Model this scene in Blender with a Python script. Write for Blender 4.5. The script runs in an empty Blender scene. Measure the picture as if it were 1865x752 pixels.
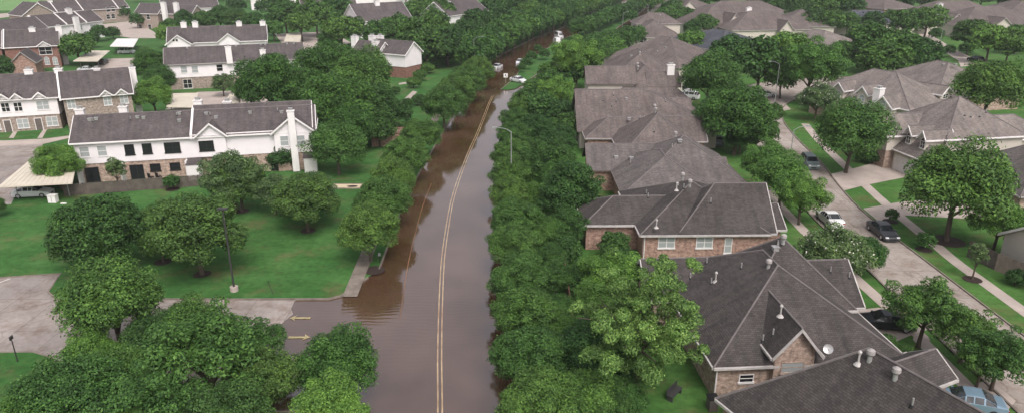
import bpy, math, random
import numpy as np
from mathutils import Vector, Matrix

# ------------------------------------------------------------------ camera, world, sun, exposure
C = bpy.context.scene.collection
SC = bpy.context.scene
FPX = 1300.0; TH = math.radians(20); CAMH = 31.0
cam = bpy.data.cameras.new('camera'); camo = bpy.data.objects.new('camera', cam); C.objects.link(camo)
camo.location = (0, 0, CAMH); camo.rotation_euler = (math.radians(70), 0, 0)
cam.sensor_width = 36; cam.lens = 36 * FPX / 1865; cam.clip_end = 6000; cam.clip_start = 0.5
SC.camera = camo
SUN_EL, SUN_AZ = 52.0, 160.0          # azimuth clockwise from north (+Y): from the right, a little behind
wd = bpy.data.worlds.new('World'); SC.world = wd; wd.use_nodes = True
nt = wd.node_tree
bg = nt.nodes['Background']
sky = nt.nodes.new('ShaderNodeTexSky'); sky.sky_type = 'NISHITA'; sky.sun_disc = False
sky.sun_elevation = math.radians(SUN_EL); sky.sun_rotation = math.radians(SUN_AZ)
sky.dust_density = 6; sky.air_density = 1.0; sky.ozone_density = 1.0; sky.altitude = 100
hs = nt.nodes.new('ShaderNodeHueSaturation'); hs.inputs['Saturation'].default_value = 0.30; hs.inputs['Value'].default_value = 1.18
tint = nt.nodes.new('ShaderNodeMix'); tint.data_type = 'RGBA'; tint.blend_type = 'MULTIPLY'; tint.inputs[0].default_value = 1
tint.inputs[7].default_value = (1.0, 0.948, 0.95, 1)
nt.links.new(sky.outputs[0], hs.inputs['Color']); nt.links.new(hs.outputs[0], tint.inputs[6]); nt.links.new(tint.outputs[2], bg.inputs[0])
bg.inputs[1].default_value = 0.15
sl = bpy.data.lights.new('sun', 'SUN'); sl.energy = 0.8; sl.angle = math.radians(24); sl.color = (1.0, 0.96, 0.92)
so = bpy.data.objects.new('sun', sl); C.objects.link(so)
_e, _a = math.radians(SUN_EL), math.radians(SUN_AZ)
_d = Vector((math.sin(_a) * math.cos(_e), math.cos(_a) * math.cos(_e), math.sin(_e)))
so.rotation_euler = _d.to_track_quat('Z', 'Y').to_euler(); so.location = (60, -60, 120)
vs = SC.view_settings; vs.view_transform = 'Standard'; vs.look = 'None'; vs.gamma = 1; vs.use_curve_mapping = False
vs.exposure = 0.28
SC.cycles.max_bounces = 6; SC.cycles.diffuse_bounces = 2; SC.cycles.glossy_bounces = 3
SC.cycles.transparent_max_bounces = 6; SC.cycles.volume_bounces = 0

# ------------------------------------------------------------------ helpers
def W(px, py, z=0.0):
    """point on the horizontal plane z seen at photo pixel (px, py)"""
    u = px - 932.5; v = py - 376
    dn = FPX * math.sin(TH) + v * math.cos(TH); fw = FPX * math.cos(TH) - v * math.sin(TH)
    t = (CAMH - z) / dn
    return Vector((u * t, fw * t, z))
def PX(p):
    dz = p[2] - CAMH
    zc = p[1] * math.cos(TH) - dz * math.sin(TH); vu = -(p[1] * math.sin(TH) + dz * math.cos(TH))
    return (932.5 + FPX * p[0] / zc, 376 + FPX * vu / zc, FPX / zc)
def rnd(a, b): return random.uniform(a, b)

class MB:
    def __init__(s): s.v = []; s.f = []; s.m = []
    def poly(s, pts, m=0):
        n = len(s.v); s.v += [tuple(p) for p in pts]; s.f.append(list(range(n, n + len(pts)))); s.m.append(m)
    def box(s, x0, x1, y0, y1, z0, z1, m=0, M=None):
        P = [Vector(p) for p in ((x0,y0,z0),(x1,y0,z0),(x1,y1,z0),(x0,y1,z0),(x0,y0,z1),(x1,y0,z1),(x1,y1,z1),(x0,y1,z1))]
        if M is not None: P = [M @ p for p in P]
        n = len(s.v); s.v += [tuple(p) for p in P]
        for q in ((3,2,1,0),(4,5,6,7),(0,1,5,4),(1,2,6,5),(2,3,7,6),(3,0,4,7)):
            s.f.append([n + i for i in q]); s.m.append(m)
    def tube(s, a, b, r0, r1, n=8, m=0, caps=True):
        a = Vector(a); b = Vector(b); d = (b - a).normalized()
        q = d.to_track_quat('Z', 'Y').to_matrix()
        k = len(s.v)
        for (c, r) in ((a, r0), (b, r1)):
            for i in range(n):
                t = 2 * math.pi * i / n; s.v.append(tuple(c + q @ Vector((r * math.cos(t), r * math.sin(t), 0))))
        for i in range(n):
            j = (i + 1) % n; s.f.append([k + i, k + j, k + n + j, k + n + i]); s.m.append(m)
        if caps:
            s.f.append([k + n + i for i in range(n)]); s.m.append(m)
            s.f.append([k + n - 1 - i for i in range(n)]); s.m.append(m)
    def path(s, pts, rs, n=7, m=0):
        for i in range(len(pts) - 1): s.tube(pts[i], pts[i + 1], rs[i], rs[i + 1], n, m)
    def prism(s, pts, d, m=0):
        """solid from a planar polygon moved by the vector d"""
        pts = [Vector(p) for p in pts]; d = Vector(d); n = len(pts)
        s.poly(pts, m); s.poly([p + d for p in reversed(pts)], m)
        for i in range(n):
            j = (i + 1) % n; s.poly([pts[j], pts[i], pts[i] + d, pts[j] + d], m)
    def strip(s, line, w, z0, z1, m=0):
        """a bar of width w along a ground polyline"""
        L = [Vector((p[0], p[1], 0)) for p in line]; N = []
        for i in range(len(L)):
            t = (L[min(i + 1, len(L) - 1)] - L[max(i - 1, 0)]).normalized(); N.append(Vector((-t.y, t.x, 0)))
        for i in range(len(L) - 1):
            a, b, na, nb = L[i], L[i + 1], N[i] * w / 2, N[i + 1] * w / 2
            q = [a + na, a - na, b - nb, b + nb]
            U = Vector((0, 0, z1)); D = Vector((0, 0, z0))
            s.poly([p + U for p in q], m)
            if z1 - z0 > 1e-4:
                s.poly([q[1] + D, q[2] + D, q[2] + U, q[1] + U], m); s.poly([q[3] + D, q[0] + D, q[0] + U, q[3] + U], m)
                if i == 0: s.poly([q[0] + D, q[1] + D, q[1] + U, q[0] + U], m)
                if i == len(L) - 2: s.poly([q[2] + D, q[3] + D, q[3] + U, q[2] + U], m)
    def build(s, name, mats, parent=None, smooth=False, uv=True, loc=None):
        me = bpy.data.meshes.new(name); me.from_pydata(s.v, [], s.f)
        mats = mats if isinstance(mats, (list, tuple)) else [mats]
        for m in mats: me.materials.append(m)
        me.polygons.foreach_set('material_index', s.m)
        if smooth: me.polygons.foreach_set('use_smooth', [True] * len(s.f))
        me.update()
        if uv:
            ul = me.uv_layers.new(name='uv'); Z = Vector((0, 0, 1))
            for p in me.polygons:
                n = p.normal
                if abs(n.z) > 0.985: U = Vector((1, 0, 0)); V = Vector((0, 1, 0))
                else: U = Z.cross(n).normalized(); V = n.cross(U)
                for li in p.loop_indices:
                    co = me.vertices[me.loops[li].vertex_index].co
                    ul.data[li].uv = (co.dot(U), co.dot(V))
        o = bpy.data.objects.new(name, me); C.objects.link(o)
        if parent is not None: o.parent = parent
        if loc is not None: o.location = loc
        return o
def empty(name, loc=(0, 0, 0), rz=0.0, scale=1.0):
    o = bpy.data.objects.new(name, None); C.objects.link(o); o.location = loc; o.rotation_euler = (0, 0, rz)
    o.scale = (scale,) * 3 if not isinstance(scale, (tuple, list)) else scale
    o.empty_display_size = 0.3
    return o
def tag(o, label, cat, group=None):
    o['label'] = label; o['category'] = cat
    if group: o['group'] = group
    return o
def kind(o, k): o['kind'] = k; return o
def copy_tree(o, parent=None):
    c = o.copy(); C.objects.link(c); c.parent = parent
    for ch in o.children: copy_tree(ch, c)
    return c
ORD = ['first','second','third','fourth','fifth','sixth','seventh','eighth','ninth','tenth','eleventh','twelfth','thirteenth','fourteenth','fifteenth','sixteenth','seventeenth','eighteenth','nineteenth','twentieth']
def ordinal(i):
    if i < 20: return ORD[i]
    t = ['twenty','thirty','forty','fifty','sixty','seventy','eighty','ninety'][(i + 1) // 10 - 2]
    r = (i + 1) % 10
    return (t[:-1] + 'ieth') if r == 0 else t + '-' + ORD[r - 1]

# ------------------------------------------------------------------ materials
def mat(name, col, rough=0.8, spec=0.3, metal=0.0):
    m = bpy.data.materials.new(name); m.use_nodes = True
    b = m.node_tree.nodes['Principled BSDF']
    b.inputs['Base Color'].default_value = (*col, 1); b.inputs['Roughness'].default_value = rough
    b.inputs['Specular IOR Level'].default_value = spec; b.inputs['Metallic'].default_value = metal
    return m
def N(m, t): return m.node_tree.nodes.new(t)
def LK(m, a, b): m.node_tree.links.new(a, b)
def coords(m, uv=False):
    tc = N(m, 'ShaderNodeTexCoord'); return tc.outputs['UV' if uv else 'Object']
def noise(m, vec, scale, detail=4, rough=0.6, vscale=None):
    n = N(m, 'ShaderNodeTexNoise'); n.inputs['Scale'].default_value = scale; n.inputs['Detail'].default_value = detail; n.inputs['Roughness'].default_value = rough
    if vscale:
        mp = N(m, 'ShaderNodeMapping'); mp.inputs['Scale'].default_value = vscale; LK(m, vec, mp.inputs['Vector']); vec = mp.outputs[0]
    LK(m, vec, n.inputs['Vector']); return n.outputs[0]
def ramp(m, fac, stops):
    r = N(m, 'ShaderNodeValToRGB'); e = r.color_ramp.elements
    while len(e) < len(stops): e.new(0.5)
    for i, (p, c) in enumerate(stops):
        e[i].position = p; e[i].color = (*c, 1) if isinstance(c, (tuple, list)) else (c, c, c, 1)
    LK(m, fac, r.inputs[0]); return r.outputs[0]
def mix(m, fac, a, b, bt='MIX'):
    x = N(m, 'ShaderNodeMix'); x.data_type = 'RGBA'; x.blend_type = bt
    for s, v in ((x.inputs[0], fac), (x.inputs[6], a), (x.inputs[7], b)):
        if isinstance(v, bpy.types.NodeSocket): LK(m, v, s)
        elif isinstance(v, (tuple, list)): s.default_value = (*v, 1)
        else: s.default_value = v
    return x.outputs[2]
def base(m, col): LK(m, col, m.node_tree.nodes['Principled BSDF'].inputs['Base Color'])
def bump(m, h, strength=0.3, dist=0.02):
    b = N(m, 'ShaderNodeBump'); b.inputs['Strength'].default_value = strength; b.inputs['Distance'].default_value = dist
    LK(m, h, b.inputs['Height']); LK(m, b.outputs[0], m.node_tree.nodes['Principled BSDF'].inputs['Normal'])
def sc(c, k): return tuple(min(1, x * k) for x in c)

def shingle(name, col):
    m = mat(name, col, 0.85, 0.25); uv = coords(m, True); oc = coords(m)
    br = N(m, 'ShaderNodeTexBrick'); br.inputs['Scale'].default_value = 1; br.offset = 0.5
    br.inputs['Brick Width'].default_value = 0.34; br.inputs['Row Height'].default_value = 0.16; br.inputs['Mortar Size'].default_value = 0.014
    br.inputs['Color1'].default_value = (*sc(col, 0.80), 1); br.inputs['Color2'].default_value = (*sc(col, 1.2), 1); br.inputs['Mortar'].default_value = (*sc(col, 0.5), 1)
    br.inputs['Bias'].default_value = 0.0
    LK(m, uv, br.inputs['Vector'])
    big = noise(m, oc, 0.35, 5, 0.65)
    streak = noise(m, uv, 1.0, 4, 0.6, (1.6, 0.16, 1))
    c = mix(m, 1.0, br.outputs['Color'], ramp(m, big, [(0.3, 0.74), (0.72, 1.22)]), 'MULTIPLY')
    c = mix(m, 1.0, c, ramp(m, streak, [(0.32, (0.76, 0.78, 0.80)), (0.6, (1.08, 1.06, 1.05))]), 'MULTIPLY')
    fine = noise(m, oc, 9, 2, 0.6)
    c = mix(m, 1.0, c, ramp(m, fine, [(0.25, 0.89), (0.75, 1.11)]), 'MULTIPLY')
    base(m, c); bump(m, br.outputs['Fac'], -0.5, 0.02); return m
def brick(name, c1, c2, mort=(0.36, 0.33, 0.30)):
    m = mat(name, c1, 0.9, 0.2); uv = coords(m, True)
    br = N(m, 'ShaderNodeTexBrick'); br.inputs['Scale'].default_value = 1; br.offset = 0.5
    br.inputs['Brick Width'].default_value = 0.30; br.inputs['Row Height'].default_value = 0.11; br.inputs['Mortar Size'].default_value = 0.012
    br.inputs['Color1'].default_value = (*c1, 1); br.inputs['Color2'].default_value = (*c2, 1); br.inputs['Mortar'].default_value = (*mort, 1)
    LK(m, uv, br.inputs['Vector'])
    n = noise(m, uv, 2.6, 5, 0.8)
    c = mix(m, 1.0, br.outputs['Color'], ramp(m, n, [(0.34, (0.5, 0.47, 0.46)), (0.66, (1.5, 1.45, 1.4))]), 'MULTIPLY')
    base(m, c); return m
def siding(name, col):
    m = mat(name, col, 0.6, 0.3); uv = coords(m, True)
    w = N(m, 'ShaderNodeTexWave'); w.wave_type = 'BANDS'; w.bands_direction = 'Y'; w.wave_profile = 'SAW'; w.inputs['Scale'].default_value = 1.6
    LK(m, uv, w.inputs['Vector'])
    c = mix(m, 1.0, col, ramp(m, w.outputs['Fac'], [(0.0, 0.86), (0.12, 1.0)]), 'MULTIPLY')
    n = noise(m, uv, 0.5, 4, 0.6); c = mix(m, 1.0, c, ramp(m, n, [(0.3, 0.93), (0.7, 1.03)]), 'MULTIPLY')
    base(m, c); return m
def noisy(name, col, scale=1.5, lo=0.8, hi=1.2, rough=0.85, spec=0.3, scale2=14):
    m = mat(name, col, rough, spec); oc = coords(m)
    n = noise(m, oc, scale, 6, 0.65); n2 = noise(m, oc, scale2, 3, 0.6)
    c = mix(m, 1.0, col, ramp(m, n, [(0.3, lo), (0.7, hi)]), 'MULTIPLY')
    c = mix(m, 1.0, c, ramp(m, n2, [(0.25, (1 + lo) / 2), (0.75, (1 + hi) / 2)]), 'MULTIPLY')
    base(m, c); return m
def foliage(name, dark, light, yellow=None):
    m = bpy.data.materials.new(name); m.use_nodes = True; t = m.node_tree
    b = t.nodes['Principled BSDF']; b.inputs['Roughness'].default_value = 0.6; b.inputs['Specular IOR Level'].default_value = 0.22
    g = N(m, 'ShaderNodeNewGeometry'); oi = N(m, 'ShaderNodeObjectInfo')
    dark = (dark[0] * 0.98, dark[1] * 0.80, dark[2] * 0.78); light = (light[0] * 1.28, light[1] * 1.08, light[2] * 1.0)
    c = ramp(m, g.outputs['Random Per Island'], [(0.0, dark), (0.6, tuple((a + q) / 2 for a, q in zip(dark, light))), (1.0, light)])
    n = noise(m, coords(m), 2.2, 3, 0.6)
    c = mix(m, 1.0, c, ramp(m, n, [(0.34, (0.66, 0.68, 0.70)), (0.66, (1.34, 1.28, 1.15))]), 'MULTIPLY')
    c = mix(m, 1.0, c, ramp(m, oi.outputs['Random'], [(0.0, (0.85, 0.95, 0.95)), (0.5, (1.12, 1.14, 1.05)), (1.0, (1.4, 1.3, 1.12))]), 'MULTIPLY')
    LK(m, c, b.inputs['Base Color'])
    tr = N(m, 'ShaderNodeBsdfTranslucent'); LK(m, c, tr.inputs['Color'])
    mx = N(m, 'ShaderNodeMixShader'); mx.inputs[0].default_value = 0.18
    LK(m, b.outputs[0], mx.inputs[1]); LK(m, tr.outputs[0], mx.inputs[2]); LK(m, mx.outputs[0], t.nodes['Material Output'].inputs['Surface'])
    return m

M = {}
M['shA'] = shingle('dark_slate_shingles', (0.070, 0.063, 0.060))
M['shB'] = shingle('grey_taupe_shingles', (0.136, 0.123, 0.118))
M['shC'] = shingle('mauve_brown_shingles', (0.142, 0.121, 0.113))
M['shD'] = shingle('brown_grey_shingles', (0.20, 0.177, 0.163))
M['shT'] = shingle('townhouse_shingles', (0.102, 0.089, 0.090))
M['shU'] = shingle('blue_grey_shingles', (0.075, 0.083, 0.10))
M['cap'] = noisy('ridge_cap_shingle', (0.155, 0.14, 0.137), 2)
M['offw'] = noisy('weathered_white_gutter', (0.50, 0.48, 0.46), 1.5, 0.7, 1.1, 0.6)
M['white'] = noisy('white_painted_trim', (0.78, 0.76, 0.75), 0.8, 0.9, 1.05, 0.5)
M['gutter'] = noisy('grey_gutter', (0.34, 0.32, 0.31), 1.0, 0.85, 1.1, 0.5)
M['dtrim'] = noisy('dark_brown_trim', (0.13, 0.11, 0.10), 1.0)
M['siding'] = siding('white_siding', (0.80, 0.77, 0.78))
M['cream'] = siding('cream_siding', (0.55, 0.51, 0.45))
M['brick'] = brick('red_brown_brick', (0.26, 0.135, 0.105), (0.40, 0.26, 0.21))
M['brickT'] = brick('tan_brick', (0.30, 0.215, 0.17), (0.44, 0.345, 0.285))
M['brickR'] = brick('dark_red_brick', (0.17, 0.075, 0.058), (0.25, 0.12, 0.092), (0.25, 0.2, 0.18))
M['brickG'] = brick('grey_brown_brick', (0.22, 0.18, 0.155), (0.33, 0.28, 0.245))
M['glass'] = mat('dark_window_glass', (0.018, 0.02, 0.022), 0.08, 0.6)
M['blind'] = mat('glass_over_blinds', (0.34, 0.37, 0.37), 0.15, 0.6)
M['metal'] = noisy('galvanised_metal', (0.50, 0.50, 0.50), 3, 0.8, 1.1, 0.35)
M['metal'].node_tree.nodes['Principled BSDF'].inputs['Metallic'].default_value = 0.5
M['rubber'] = mat('black_rubber', (0.02, 0.02, 0.02), 0.8)
M['fence'] = noisy('weathered_fence_wood', (0.105, 0.088, 0.078), 1.2, 0.7, 1.35)
M['fenceL'] = noisy('pale_fence_wood', (0.24, 0.20, 0.165), 1.2, 0.75, 1.3)
M['bark'] = noisy('grey_bark', (0.085, 0.068, 0.052), 2, 0.7, 1.3)
M['pole'] = noisy('pale_lamp_metal', (0.24, 0.26, 0.25), 1, 0.9, 1.1, 0.5)
M['dpole'] = noisy('dark_bronze_pole', (0.045, 0.045, 0.045), 1, 0.9, 1.1, 0.5)
M['conc'] = noisy('pale_concrete', (0.42, 0.365, 0.325), 0.35, 0.78, 1.15)
M['kerb'] = noisy('kerb_concrete', (0.22, 0.19, 0.16), 0.6, 0.5, 1.3)
M['carport'] = noisy('cream_metal_roof', (0.62, 0.57, 0.47), 0.4, 0.88, 1.08, 0.5)
M['mulch'] = noisy('dark_mulch', (0.035, 0.024, 0.02), 3, 0.7, 1.3)
M['sand'] = noisy('pale_sand', (0.55, 0.47, 0.33), 1, 0.9, 1.1)
M['signw'] = mat('white_sign_face', (0.72, 0.72, 0.70), 0.5)
M['black'] = mat('black_plastic', (0.015, 0.015, 0.016), 0.5)
M['flower'] = mat('white_blossom', (0.72, 0.70, 0.62), 0.7)

def grass_mat(name, c1, c2, brown=(0.15, 0.105, 0.06)):
    m = mat(name, c1, 0.95, 0.1); oc = coords(m)
    a = noise(m, oc, 0.09, 6, 0.6); b = noise(m, oc, 1.6, 6, 0.7); d = noise(m, oc, 0.22, 6, 0.72)
    st = noise(m, oc, 0.5, 3, 0.5, (0.25, 1.6, 1))
    c = mix(m, ramp(m, a, [(0.35, 0.0), (0.65, 1.0)]), c1, c2)
    c = mix(m, 1.0, c, ramp(m, b, [(0.3, 0.72), (0.72, 1.28)]), 'MULTIPLY')
    c = mix(m, 1.0, c, ramp(m, st, [(0.35, 0.9), (0.65, 1.12)]), 'MULTIPLY')
    c = mix(m, ramp(m, d, [(0.52, 0.0), (0.70, 0.62)]), c, brown)
    c = mix(m, ramp(m, noise(m, oc, 0.35, 6, 0.7), [(0.5, 0.0), (0.68, 0.45)]), c, tuple(v * 1.5 + 0.015 for v in c2))
    base(m, c); bump(m, noise(m, oc, 9, 3, 0.7), 0.5, 0.05); return m
M['grass'] = grass_mat('lawn_grass', (0.032, 0.104, 0.025), (0.056, 0.140, 0.036))
M['grassS'] = grass_mat('lush_lawn_grass', (0.044, 0.122, 0.026), (0.070, 0.158, 0.038))
M['grassY'] = grass_mat('bright_field_grass', (0.13, 0.25, 0.09), (0.16, 0.30, 0.12))

def road_mat(name, c1, c2, crack=0.0):
    m = mat(name, c1, 0.88, 0.25); oc = coords(m)
    a = noise(m, oc, 0.12, 7, 0.65); b = noise(m, oc, 2.5, 5, 0.7)
    c = mix(m, ramp(m, a, [(0.38, 0.0), (0.62, 1.0)]), c1, c2)
    c = mix(m, 1.0, c, ramp(m, b, [(0.3, 0.85), (0.7, 1.12)]), 'MULTIPLY')
    br = N(m, 'ShaderNodeTexBrick'); br.offset = 0.0; br.inputs['Scale'].default_value = 1
    br.inputs['Brick Width'].default_value = 3.75; br.inputs['Row Height'].default_value = 6.0; br.inputs['Mortar Size'].default_value = 0.035
    br.inputs['Color1'].default_value = (0.94, 0.94, 0.94, 1); br.inputs['Color2'].default_value = (1.04, 1.04, 1.04, 1); br.inputs['Mortar'].default_value = (0.62, 0.6, 0.6, 1)
    mp = N(m, 'ShaderNodeMapping'); mp.inputs['Location'].default_value = (-36.1, 0, 0); LK(m, oc, mp.inputs['Vector']); LK(m, mp.outputs[0], br.inputs['Vector'])
    c = mix(m, 1.0, c, br.outputs['Color'], 'MULTIPLY')
    vo = N(m, 'ShaderNodeTexVoronoi'); vo.feature = 'DISTANCE_TO_EDGE'; vo.inputs['Scale'].default_value = 0.16
    wv = N(m, 'ShaderNodeVectorMath'); wv.operation = 'ADD'; nn = N(m, 'ShaderNodeTexNoise'); nn.inputs['Scale'].default_value = 0.8; nn.inputs['Detail'].default_value = 5; LK(m, oc, nn.inputs['Vector']); LK(m, oc, wv.inputs[0]); LK(m, nn.outputs['Color'], wv.inputs[1]); LK(m, wv.outputs[0], vo.inputs['Vector'])
    c = mix(m, 1.0, c, ramp(m, vo.outputs['Distance'], [(0.0, (0.74, 0.70, 0.67)), (0.014, 1.0)]), 'MULTIPLY')
    s2 = noise(m, oc, 0.45, 6, 0.75); c = mix(m, 1.0, c, ramp(m, s2, [(0.36, (0.72, 0.66, 0.62)), (0.52, 1.0)]), 'MULTIPLY')
    base(m, c); return m
M['road'] = road_mat('street_concrete', (0.285, 0.252, 0.222), (0.375, 0.338, 0.302))
M['lot'] = road_mat('parking_lot_concrete', (0.245, 0.215, 0.198), (0.35, 0.312, 0.285))
def lot_wet():
    m = M['lot']; b = m.node_tree.nodes['Principled BSDF']; n = noise(m, coords(m), 0.18, 5, 0.6)
    LK(m, ramp(m, n, [(0.42, 0.28), (0.6, 0.85)]), b.inputs['Roughness'])
lot_wet()
def water():
    m = mat('muddy_flood_water', (0.075, 0.040, 0.022), 0.045, 0.5); b = m.node_tree.nodes['Principled BSDF']; oc = coords(m)
    b.inputs['IOR'].default_value = 2.6
    n = noise(m, oc, 0.10, 4, 0.6)
    wn = noise(m, oc, 0.22, 5, 0.7, (1.0, 0.35, 1)); LK(m, ramp(m, wn, [(0.38, 0.03), (0.68, 0.13)]), b.inputs['Roughness'])
    base(m, mix(m, ramp(m, n, [(0.35, 0.0), (0.65, 1.0)]), (0.062, 0.031, 0.015), (0.112, 0.066, 0.044)))
    w = noise(m, oc, 1.6, 3, 0.55, (1.0, 2.2, 1)); w2 = noise(m, oc, 0.10, 2, 0.5)
    mm = N(m, 'ShaderNodeMath'); mm.operation = 'MULTIPLY'; LK(m, w, mm.inputs[0]); LK(m, ramp(m, w2, [(0.5, 0.12), (0.66, 1.0)]), mm.inputs[1])
    gt = N(m, 'ShaderNodeVectorMath'); gt.operation = 'DISTANCE'; LK(m, oc, gt.inputs[0]); gt.inputs[1].default_value = (-10.5, 56.5, 0)
    rip = N(m, 'ShaderNodeTexWave'); rip.inputs['Scale'].default_value = 0.55; rip.inputs['Distortion'].default_value = 6; rip.inputs['Detail'].default_value = 3; rip.bands_direction = 'Y'; LK(m, oc, rip.inputs['Vector'])
    rm = N(m, 'ShaderNodeMath'); rm.operation = 'MULTIPLY'; LK(m, rip.outputs['Fac'], rm.inputs[0]); LK(m, ramp(m, gt.outputs['Value'], [(0.0, 1.0), (1.0, 0.0)]), rm.inputs[1])
    mp2 = N(m, 'ShaderNodeMapRange'); mp2.inputs['From Min'].default_value = 4.0; mp2.inputs['From Max'].default_value = 11.0; mp2.inputs['To Min'].default_value = 0.75; mp2.inputs['To Max'].default_value = 0.0; LK(m, gt.outputs['Value'], mp2.inputs['Value']); m.node_tree.links.remove(rm.inputs[1].links[0]); LK(m, mp2.outputs[0], rm.inputs[1])
    ad = N(m, 'ShaderNodeMath'); LK(m, mm.outputs[0], ad.inputs[0]); LK(m, rm.outputs[0], ad.inputs[1])
    bump(m, ad.outputs[0], 0.13, 0.05); return m
M['water'] = water()
def submerged(name, col):
    m = mat(name, col, 0.12, 0.5); n = noise(m, coords(m), 0.6, 5, 0.7)
    n2 = noise(m, coords(m), 0.12, 3, 0.6); c = mix(m, ramp(m, n, [(0.35, 0.1), (0.7, 0.75)]), col, (0.14, 0.085, 0.055)); base(m, mix(m, ramp(m, n2, [(0.4, 0.0), (0.65, 0.6)]), c, (0.30, 0.17, 0.10))); return m
M['yellow'] = submerged('yellow_line_under_water', (0.62, 0.50, 0.31))
M['orange'] = submerged('faint_orange_line_under_water', (0.16, 0.085, 0.045))
M['arrow'] = noisy('yellow_arrow_paint', (0.46, 0.40, 0.22), 2, 0.5, 1.15)

M['fOak'] = foliage('live_oak_leaves', (0.022, 0.078, 0.022), (0.056, 0.155, 0.038))
M['fDark'] = foliage('dark_evergreen_leaves', (0.018, 0.064, 0.021), (0.048, 0.130, 0.036))
M['fMid'] = foliage('mid_green_leaves', (0.030, 0.098, 0.027), (0.074, 0.185, 0.048))
M['fRow'] = foliage('kerb_row_leaves', (0.034, 0.098, 0.027), (0.074, 0.180, 0.046))
M['fLight'] = foliage('light_green_leaves', (0.044, 0.140, 0.032), (0.11, 0.26, 0.062))
M['fOlive'] = foliage('olive_green_leaves', (0.032, 0.088, 0.027), (0.070, 0.165, 0.046))
M['fGrey'] = foliage('grey_green_leaves', (0.040, 0.100, 0.042), (0.10, 0.19, 0.082))
M['fMaple'] = foliage('silvery_green_leaves', (0.034, 0.116, 0.030), (0.13, 0.27, 0.095))
HAZE = True

# ------------------------------------------------------------------ terrain, roads, water
random.seed(7)
LE = [(-2, -60), (-7.5, 0), (-10.8, 30), (-11.4, 44)]                      # left edge of the flooded road, south of the entry
LN = [(-13.6, 66.5), (-13.8, 75.3), (-14.0, 86.4), (-13.4, 103.6), (-12.4, 122), (-11.0, 147.6), (-9.6, 172), (-8.0, 198), (-3.0, 222), (8, 262), (24, 307), (58, 412), (75, 470)]
RE = [(9, -60), (5.6, 0), (2.0, 30), (1.0, 42.5), (0.2, 50.6), (-0.6, 60.3), (-1.3, 75.3), (-1.6, 86.4), (-1.1, 103.6), (0.2, 122), (3.2, 147.6), (8, 163), (16, 190), (26, 218), (38, 250), (46, 270), (56, 305), (64, 330), (90, 430), (100, 470)]
ML = [(-2.6, 164), (1, 181), (2.8, 200), (9, 226), (19, 262), (35, 305), (70, 405), (88, 470)]
MR = [(3.0, 172), (9, 195), (18, 222), (29, 254), (38, 280), (47, 312), (56, 340), (80, 430), (92, 470)]
NOTCH_N = [(-95, 63.0), (-51.1, 64.5), (-45.6, 65.5), (-44.4, 61.4), (-42.8, 60.0), (-25.8, 59.9), (-17.2, 60.0), (-16.2, 60.6), (-14.4, 64.6)]
NOTCH_S = [(-95, 50.5), (-39, 50.6), (-36.6, 49.6), (-35.4, 47.5), (-34.6, 43), (-14, 42.6)]
def ground():
    g = MB(); B = 3000
    g.poly([(-B, -200, -0.35), (B, -200, -0.35), (B, 4000, -0.35), (-B, 4000, -0.35)], 2)
    def plate(pts, m):
        g.poly([(x, y, 0) for x, y in pts], m)
        for i in range(len(pts)):
            a, b = pts[i], pts[(i + 1) % len(pts)]
            g.poly([(a[0], a[1], -0.35), (b[0], b[1], -0.35), (b[0], b[1], 0), (a[0], a[1], 0)], 2)
    plate([(-B, -190), (-2, -190)] + LE + list(reversed(NOTCH_S)) + [(-B, 50.5)], 0)
    plate([(-B, 63)] + NOTCH_N + LN + [(75, 3990), (-B, 3990)], 0)
    plate(list(reversed(RE)) + [(9, -190), (B, -190), (B, 3990), (100, 3990)], 1)
    plate([ML[0], (-1.2, 163.2), (0.8, 165)] + MR + list(reversed(ML[1:])), 0)
    plate([(75, 470), (100, 470), (100, 3990), (75, 3990)], 0)
    return kind(g.build('ground', [M['grass'], M['grassS'], M['mulch']], uv=False), 'structure')
ground()
w = MB(); w.poly([(-94, -150, -0.12), (110, -150, -0.12), (110, 465, -0.12), (-94, 465, -0.12)])
kind(w.build('water', M['water'], uv=False), 'structure')
def sheet(name, pts, m, z=0.006):
    b = MB(); b.poly([(p[0], p[1], z) for p in pts]); return kind(b.build(name, m, uv=False), 'structure')
def pxsheet(name, pts, m, z=0.006): return sheet(name, [W(*p) for p in pts], m, z)
def lot():
    b = MB(); xs = [-95, -60, -40, -30, -26, -23, -21, -19, -17, -15, -13, -10.9]; zs = [-0.055, -0.06, -0.075, -0.09, -0.1, -0.108, -0.115, -0.135, -0.17, -0.24, -0.33, -0.345]
    ys = [38 + 2.4 * i for i in range(13)]
    g = [[(x, y, z + (rnd(-0.01, 0.01) if -32 < x < -16 else 0)) for y in ys] for x, z in zip(xs, zs)]
    for i in range(len(xs) - 1):
        for j in range(len(ys) - 1): b.poly([g[i][j], g[i + 1][j], g[i + 1][j + 1], g[i][j + 1]])
    kind(b.build('parking_lot', M['lot'], uv=False, smooth=True), 'structure')
lot()
def line(name, pts, w_, m, z=-0.116, parts=None):
    b = MB(); b.strip(pts, w_, z, z); return kind(b.build(name, m, uv=False), 'structure')
CL = [(2.6, -60), (-1, 0), (-4.0, 30), (-5.1, 42.5), (-5.9, 50.6), (-6.7, 60.3), (-7.3, 69), (-7.6, 77), (-7.8, 86.4), (-7.65, 95), (-7.3, 103.6), (-6.8, 113), (-6.2, 122), (-5.5, 135), (-4.9, 147.6), (-4.3, 157)]
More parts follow.
